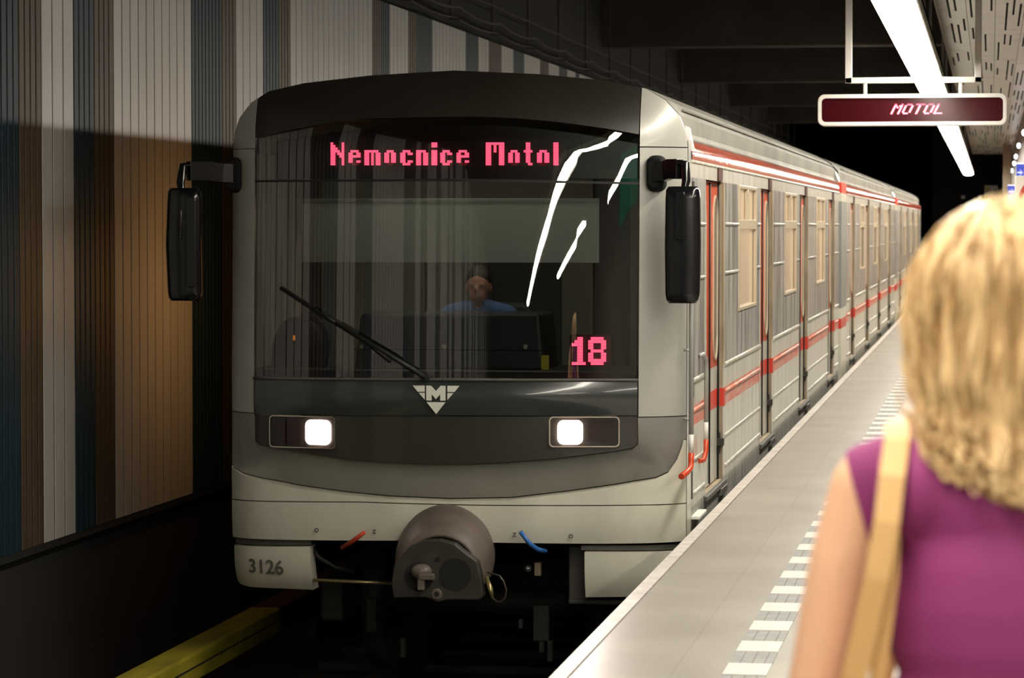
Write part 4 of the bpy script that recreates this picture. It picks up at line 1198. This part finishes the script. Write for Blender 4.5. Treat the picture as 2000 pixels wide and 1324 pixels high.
# ------------------------------------------------------------------ people
def soft(name, m, mat_, parent, voxel=.008, smooth=4, it=2):
    o = m.build(name, [mat_], parent)
    r = o.modifiers.new('remesh', 'REMESH'); r.mode = 'VOXEL'; r.voxel_size = voxel; r.use_smooth_shade = True
    s = o.modifiers.new('smooth', 'SMOOTH'); s.factor = .5; s.iterations = smooth
    return o
def limb(m, pts, rs, n=14, flat=1.0):
    # densify
    P_ = [Vector(p) for p in pts]; out = []; rr = []
    for i in range(len(P_) - 1):
        for q in range(5):
            u = q / 5; out.append(P_[i].lerp(P_[i + 1], u)); rr.append(rs[i] * (1 - u) + rs[i + 1] * u)
    out.append(P_[-1]); rr.append(rs[-1])
    m.tube(out, rr, n, flat=flat)
    m.ell(out[0], (rr[0],) * 3, 12, 8); m.ell(out[-1], (rr[-1],) * 3, 12, 8)
def hand(m, w, dirn, palm_n, side):
    """palm, five fingers; w = wrist, dirn = pointing, palm_n = palm normal, side = thumb side"""
    d = Vector(dirn).normalized(); nrm = Vector(palm_n).normalized(); s = Vector(side).normalized()
    w = Vector(w)
    for k in range(4):
        base = w + s * (.030 - .018 * k) + d * .085
        m.tube([w + s * (.012 - .008 * k), base], [.016, .0115], 8)
        L = (.070, .078, .073, .058)[k]
        m.tube([base, base + d * L * .45 + nrm * .006, base + d * L * .75 + nrm * .020, base + d * L * .92 + nrm * .038], [.0095, .009, .008, .0065], 8)
    tb = w + s * .022 + d * .025
    m.tube([tb, tb + s * .028 + d * .025 + nrm * .01, tb + s * .038 + d * .055 + nrm * .018], [.013, .011, .008], 8)

PX, PY = .018, 4.0
woman = thing('person', 'woman seen from behind in purple sleeveless dress with shoulder length blond hair', 'person', (PX, PY, 0))
def W(x_, y_, z_): return (PX + x_, PY + y_, z_)
m = MB()
m.ell(W(0, .01, 1.632), (.072, .092, .105)); m.ell(W(0, .055, 1.585), (.055, .055, .065))           # skull, jaw
m.ell(W(0, .108, 1.615), (.011, .016, .022), 10, 8)                                                    # nose
for s in (-1, 1): m.ell(W(s * .076, .01, 1.615), (.008, .018, .030), 10, 8)
limb(m, [W(0, 0, 1.43), W(0, .01, 1.55)], [.055, .050])
m.ell(W(0, 0, 1.36), (.155, .085, .10)); m.ell(W(0, 0, 1.22), (.152, .098, .17)); m.ell(W(0, 0, 1.06), (.145, .092, .16)); m.ell(W(0, 0, .93), (.155, .105, .13))
for s in (-1, 1):
    limb(m, [W(s * .04, 0, 1.435), W(s * .175, 0, 1.388)], [.042, .040])
    m.ell(W(s * .105, 0, 1.375), (.07, .082, .07))
    limb(m, [W(s * .184, 0, 1.378), W(s * .214, -.005, 1.27), W(s * .248, -.01, 1.09), W(s * .255, .05, .95), W(s * .245, .09, .85)], [.042, .041, .037, .031, .022])
    limb(m, [W(s * .085, 0, .90), W(s * .085, .01, .50), W(s * .08, -.01, .30), W(s * .08, -.01, .09)], [.085, .055, .050, .032])
    m.ell(W(s * .08, .06, .045), (.042, .12, .035))
    hand(m, W(s * .245, .10, .835), (0, .25, -1), (-s, 0, 0), (0, 1, 0))
body = soft('body', m, 'skin', woman, .0075, 6)
# dress: bodice cut from the body surface, skirt below
dg = bpy.context.evaluated_depsgraph_get(); dg.update()
me = bpy.data.meshes.new_from_object(body.evaluated_get(dg))
bm = bmesh.new(); bm.from_mesh(me)
for sg in (-1, 1):
    for co, no in (((sg * .166, 0, 1.2), (sg, 0, 0)), ((sg * .205, 0, 1.43), (sg * .97, 0, -.24))):
        bmesh.ops.bisect_plane(bm, geom=bm.verts[:] + bm.edges[:] + bm.faces[:], plane_co=co, plane_no=no)
for co, no in (((0, 0, .93), (0, 0, 1)), ((0, 0, 1.462), (0, -.15, 1))):
    bmesh.ops.bisect_plane(bm, geom=bm.verts[:] + bm.edges[:] + bm.faces[:], plane_co=co, plane_no=no)
def inside(c):
    ln = .205 + (c.z - 1.43) * .247
    if c.z < .93 or c.z > 1.462 + c.y * .15: return False
    return abs(c.x) < max(.166, ln) if c.z > 1.15 else abs(c.x) < .17
bmesh.ops.delete(bm, geom=[f for f in bm.faces if not inside(f.calc_center_median())], context='FACES')
bm.normal_update()
for v in bm.verts: v.co += v.normal * .007
me2 = bpy.data.meshes.new('bodice'); bm.to_mesh(me2); bm.free(); bpy.data.meshes.remove(me)
me2.materials.clear(); me2.materials.append(M['dress_purple'])
bod = bpy.data.objects.new('dress_bodice', me2); COL.objects.link(bod); bod.parent = woman; ORG[bod.name] = ORG[woman.name]
sol = bod.modifiers.new('solid', 'SOLIDIFY'); sol.thickness = .005; sol.offset = -1
m = MB()
m.tube([W(0, 0, 1.00), W(0, 0, .92), W(0, 0, .80), W(0, 0, .54)], [.150, .174, .185, .20], 32, flat=.70)
soft('dress_skirt', m, 'dress_purple', woman, .009, 5)
# sandals
for s in (-1, 1):
    m = MB(); m.loft([[W(s * .08 + a * .85, .06 + b * .95, z_) for a, b in [(.05 * math.cos(q * PI / 8), .135 * math.sin(q * PI / 8)) for q in range(16)]] for z_ in (.003, .018)], 0, False)
    m.build('sandal', ['shoe'], woman, bevel=.003)
# hair
m = MB()
m.ell(W(0, -.010, 1.640), (.112, .120, .118), 24, 16)
m.ell(W(0, -.032, 1.57), (.118, .098, .13), 24, 16)
m.ell(W(.005, -.055, 1.47), (.098, .062, .11), 20, 14)
m.ell(W(.03, -.072, 1.41), (.082, .045, .06), 20, 12)
core = soft('hair', m, 'hair_blond', woman, .008, 6)
core.modifiers['remesh'].use_smooth_shade = True
m = MB()
random.seed(3)
def hair_r(z_):   # half width and depth of the hair mass by height
    tb = [(1.36, .085, .055, .03), (1.42, .095, .062, .022), (1.47, .108, .072, .012), (1.53, .120, .098, .0), (1.60, .1285, .118, .0), (1.66, .120, .126, .0), (1.71, .092, .108, 0), (1.74, .058, .075, 0), (1.763, .008, .012, 0)]
    for (a, ra, da, oa), (b_, rb, db, ob) in zip(tb, tb[1:]):
        if z_ <= b_:
            u = max(0, (z_ - a) / (b_ - a)); return ra + (rb - ra) * u, da + (db - da) * u, oa + (ob - oa) * u
    return .008, .012, 0
for i in range(620):
    ph = random.uniform(0, 2 * PI)
    if abs(((ph - PI / 2 + PI) % (2 * PI)) - PI) < .75: continue       # leave the face open
    zend = random.uniform(1.385, 1.47) + (.03 if math.sin(ph) > .2 else 0)
    zend += .03 * max(0, -math.cos(ph))
    k = random.uniform(.94, 1.035); wv = random.uniform(0, 6.28); amp = random.uniform(.003, .009)
    ztop = random.uniform(1.62, 1.762)
    pts = []; n = 15
    for q in range(n):
        u = q / (n - 1); z_ = ztop + (zend - ztop) * u
        rx, ry, ox = hair_r(z_)
        a = ph + .10 * math.sin(wv + z_ * 22) * (u)
        wob = amp * math.sin(wv + z_ * 48) * (.3 + u)
        yy = -.012 - .045 * max(0, (1.60 - z_)) / .2
        pts.append(Vector(W(ox + (rx * k + wob) * math.cos(a), yy + (ry * k + wob) * math.sin(a), z_)))
    e = pts[-1]; cs = random.choice((-1, 1)) * random.uniform(.4, 1.2)
    for q in range(1, 6):                                                  # curled tips
        th = q * .62
        pts.append(e + Vector((cs * .014 * (1 - math.cos(th)), -.010 * math.sin(th * .6), -.026 * math.sin(th))))
    r0 = random.uniform(.0022, .0048)
    m.tube(pts, [r0 * .6] + [r0] * (len(pts) - 4) + [r0 * .8, r0 * .6, r0 * .3], 5, flat=.6)
m.build('hair_strands', ['hair_blond'], woman)

# shoulder bag
bag = thing('shoulder_bag', 'bag hanging by a long tan strap from the left shoulder of the blond woman', 'bag', W(-.20, -.03, .62))
m = MB()
def S_(px, py, Y): return atY(px, py, Y)
m.ribbon([W(-.128, .10, 1.30), W(-.130, .085, 1.40), W(-.128, .045, 1.462), S_(1752, 832, PY - .01), S_(1752, 858, PY - .055), S_(1742, 930, PY - .10), S_(1732, 1020, PY - .118), S_(1712, 1130, PY - .125), S_(1690, 1230, PY - .12), S_(1668, 1324, PY - .115), W(-.205, -.09, 1.00), W(-.215, -.07, .88)], .033, .004, (1, .0, .0))
m.build('strap', ['strap_tan'], bag)
m = MB()
m.ribbon([W(-.128, .09, 1.30), W(-.150, .11, 1.15), W(-.19, .07, .98), W(-.20, .05, .88)], .030, .004, (1, .2, 0))
m.ribbon([S_(1741, 1040, PY - .110), S_(1738, 1130, PY - .108), S_(1724, 1240, PY - .105), S_(1712, 1340, PY - .10), W(-.175, -.075, 1.0), W(-.19, -.06, .88)], .022, .004, (1, .0, 0))
m.build('strap', ['strap_tan'], bag)
m = MB()
m.loft([[W(-.225 + a * s, -.03 + b * s2, z_) for a, b in rrect(-.045, -.16, .045, .16, .04, 4)] for z_, s, s2 in ((.60, .8, .92), (.62, 1.1, 1.0), (.72, 1.2, 1.0), (.84, .8, .95), (.90, .3, .9))], 0, True)
m.build('bag_body', ['bag_dark'], bag)

# driver
drv = thing('person', 'train driver in blue shirt seated behind the windscreen', 'person', (-2.83, Y0 + 1.1, .4))
dc = atY(935, 560, Y0 + 1.05)
def V(x_, y_, z_): return (dc.x + x_, dc.y + y_, dc.z + z_)
m = MB()
m.ell(V(0, 0, .01), (.075, .095, .105)); m.ell(V(0, -.05, -.05), (.052, .05, .06)); m.ell(V(0, -.100, -.015), (.011, .016, .02), 8, 6)
for s in (-1, 1):
    m.ell(V(s * .078, 0, -.01), (.01, .018, .03), 8, 6); m.ell(V(s * .03, -.088, .015), (.012, .008, .007), 8, 6)
m.tube([V(-.025, -.094, -.062), V(0, -.098, -.065), V(.025, -.094, -.062)], .005, 6)
limb(m, [V(0, .01, -.16), V(0, .005, -.08)], [.055, .052])
for s in (-1, 1):
    limb(m, [V(s * .24, -.15, -.50), V(s * .17, -.40, -.52)], [.036, .026]); hand(m, V(s * .17, -.41, -.52), (0, -1, 0), (0, 0, -1), (-s, 0, 0))
soft('body', m, 'skin_dim', drv, .009, 3)
m = MB(); m.ell(V(0, 0, -.29), (.19, .12, .17)); m.ell(V(0, .0, -.54), (.16, .12, .25))
for s in (-1, 1):
    limb(m, [V(s * .05, 0, -.13), V(s * .17, 0, -.165)], [.055, .060]); limb(m, [V(s * .19, 0, -.18), V(s * .25, -.05, -.38), V(s * .24, -.15, -.50)], [.062, .052, .045])
soft('shirt', m, 'shirt_blue', drv, .01, 3)
m = MB()
for s in (-1, 1): limb(m, [V(s * .09, 0, -.76), V(s * .11, -.42, -.74), V(s * .11, -.42, -1.10)], [.09, .07, .05])
m.ell(V(0, .03, -.74), (.18, .14, .11))
soft('trousers', m, 'trousers', drv, .012, 3)
m = MB(); m.ell(V(0, .015, .045), (.080, .098, .090)); soft('hair', m, 'hair_dark', drv, .01, 2)
t = thing('driver_seat', 'dark high-backed seat behind the driver in the cab', 'seat', V(0, .25, -1.2))
m = MB(); m.prism(rrect(-.25, -.9, .25, -.10, .08), V(.06, .20, 0), (1, 0, 0), (0, 0, 1), -.10); m.build('backrest', ['cab_dark'], t, bevel=.03)
m = MB(); m.box(V(-.23, -.25, -.95), V(.27, .2, -.85)); m.build('seat', ['cab_dark'], t, bevel=.03)
m = MB(); m.cyl((dc.x, dc.y, .34), V(0, 0, -.95), .05, 14); m.build('pedestal', ['cab_dark'], t)

# backpack on the cab shelf
bc = atY(585, 722, Y0 + .35)
t = thing('backpack', 'dark blue backpack with curved carrying loop behind the left of the windscreen', 'bag', (bc.x, bc.y, bc.z))
m = MB()
m.loft([[(bc.x + a * s, bc.y + b * s, bc.z + z_) for a, b in rrect(-.165, -.09, .165, .09, .07, 5)] for z_, s in ((0, .95), (.04, 1.03), (.14, 1.0), (.22, .85), (.28, .62), (.315, .35))], 0, True)
pack = m.build('pack', ['backpack'], t)
m = MB(); pts = []
for i in range(14):
    th = PI * (.62 - 1.12 * i / 13)
    pts.append((bc.x + .07 + .12 * math.cos(th), bc.y - .08, bc.z + .15 + .17 * math.sin(th)))
m.ribbon(pts, .03, .035, (0, 1, 0)); m.build('carrying_loop', ['backpack_loop'], t, bevel=.004)
m = MB(); a = atY(572, 655, bc.y - .1); m.box((a.x, a.y, a.z - .03), (a.x + .012, a.y + .01, a.z)); m.build('orange_tab', ['orange_lens'], pack)
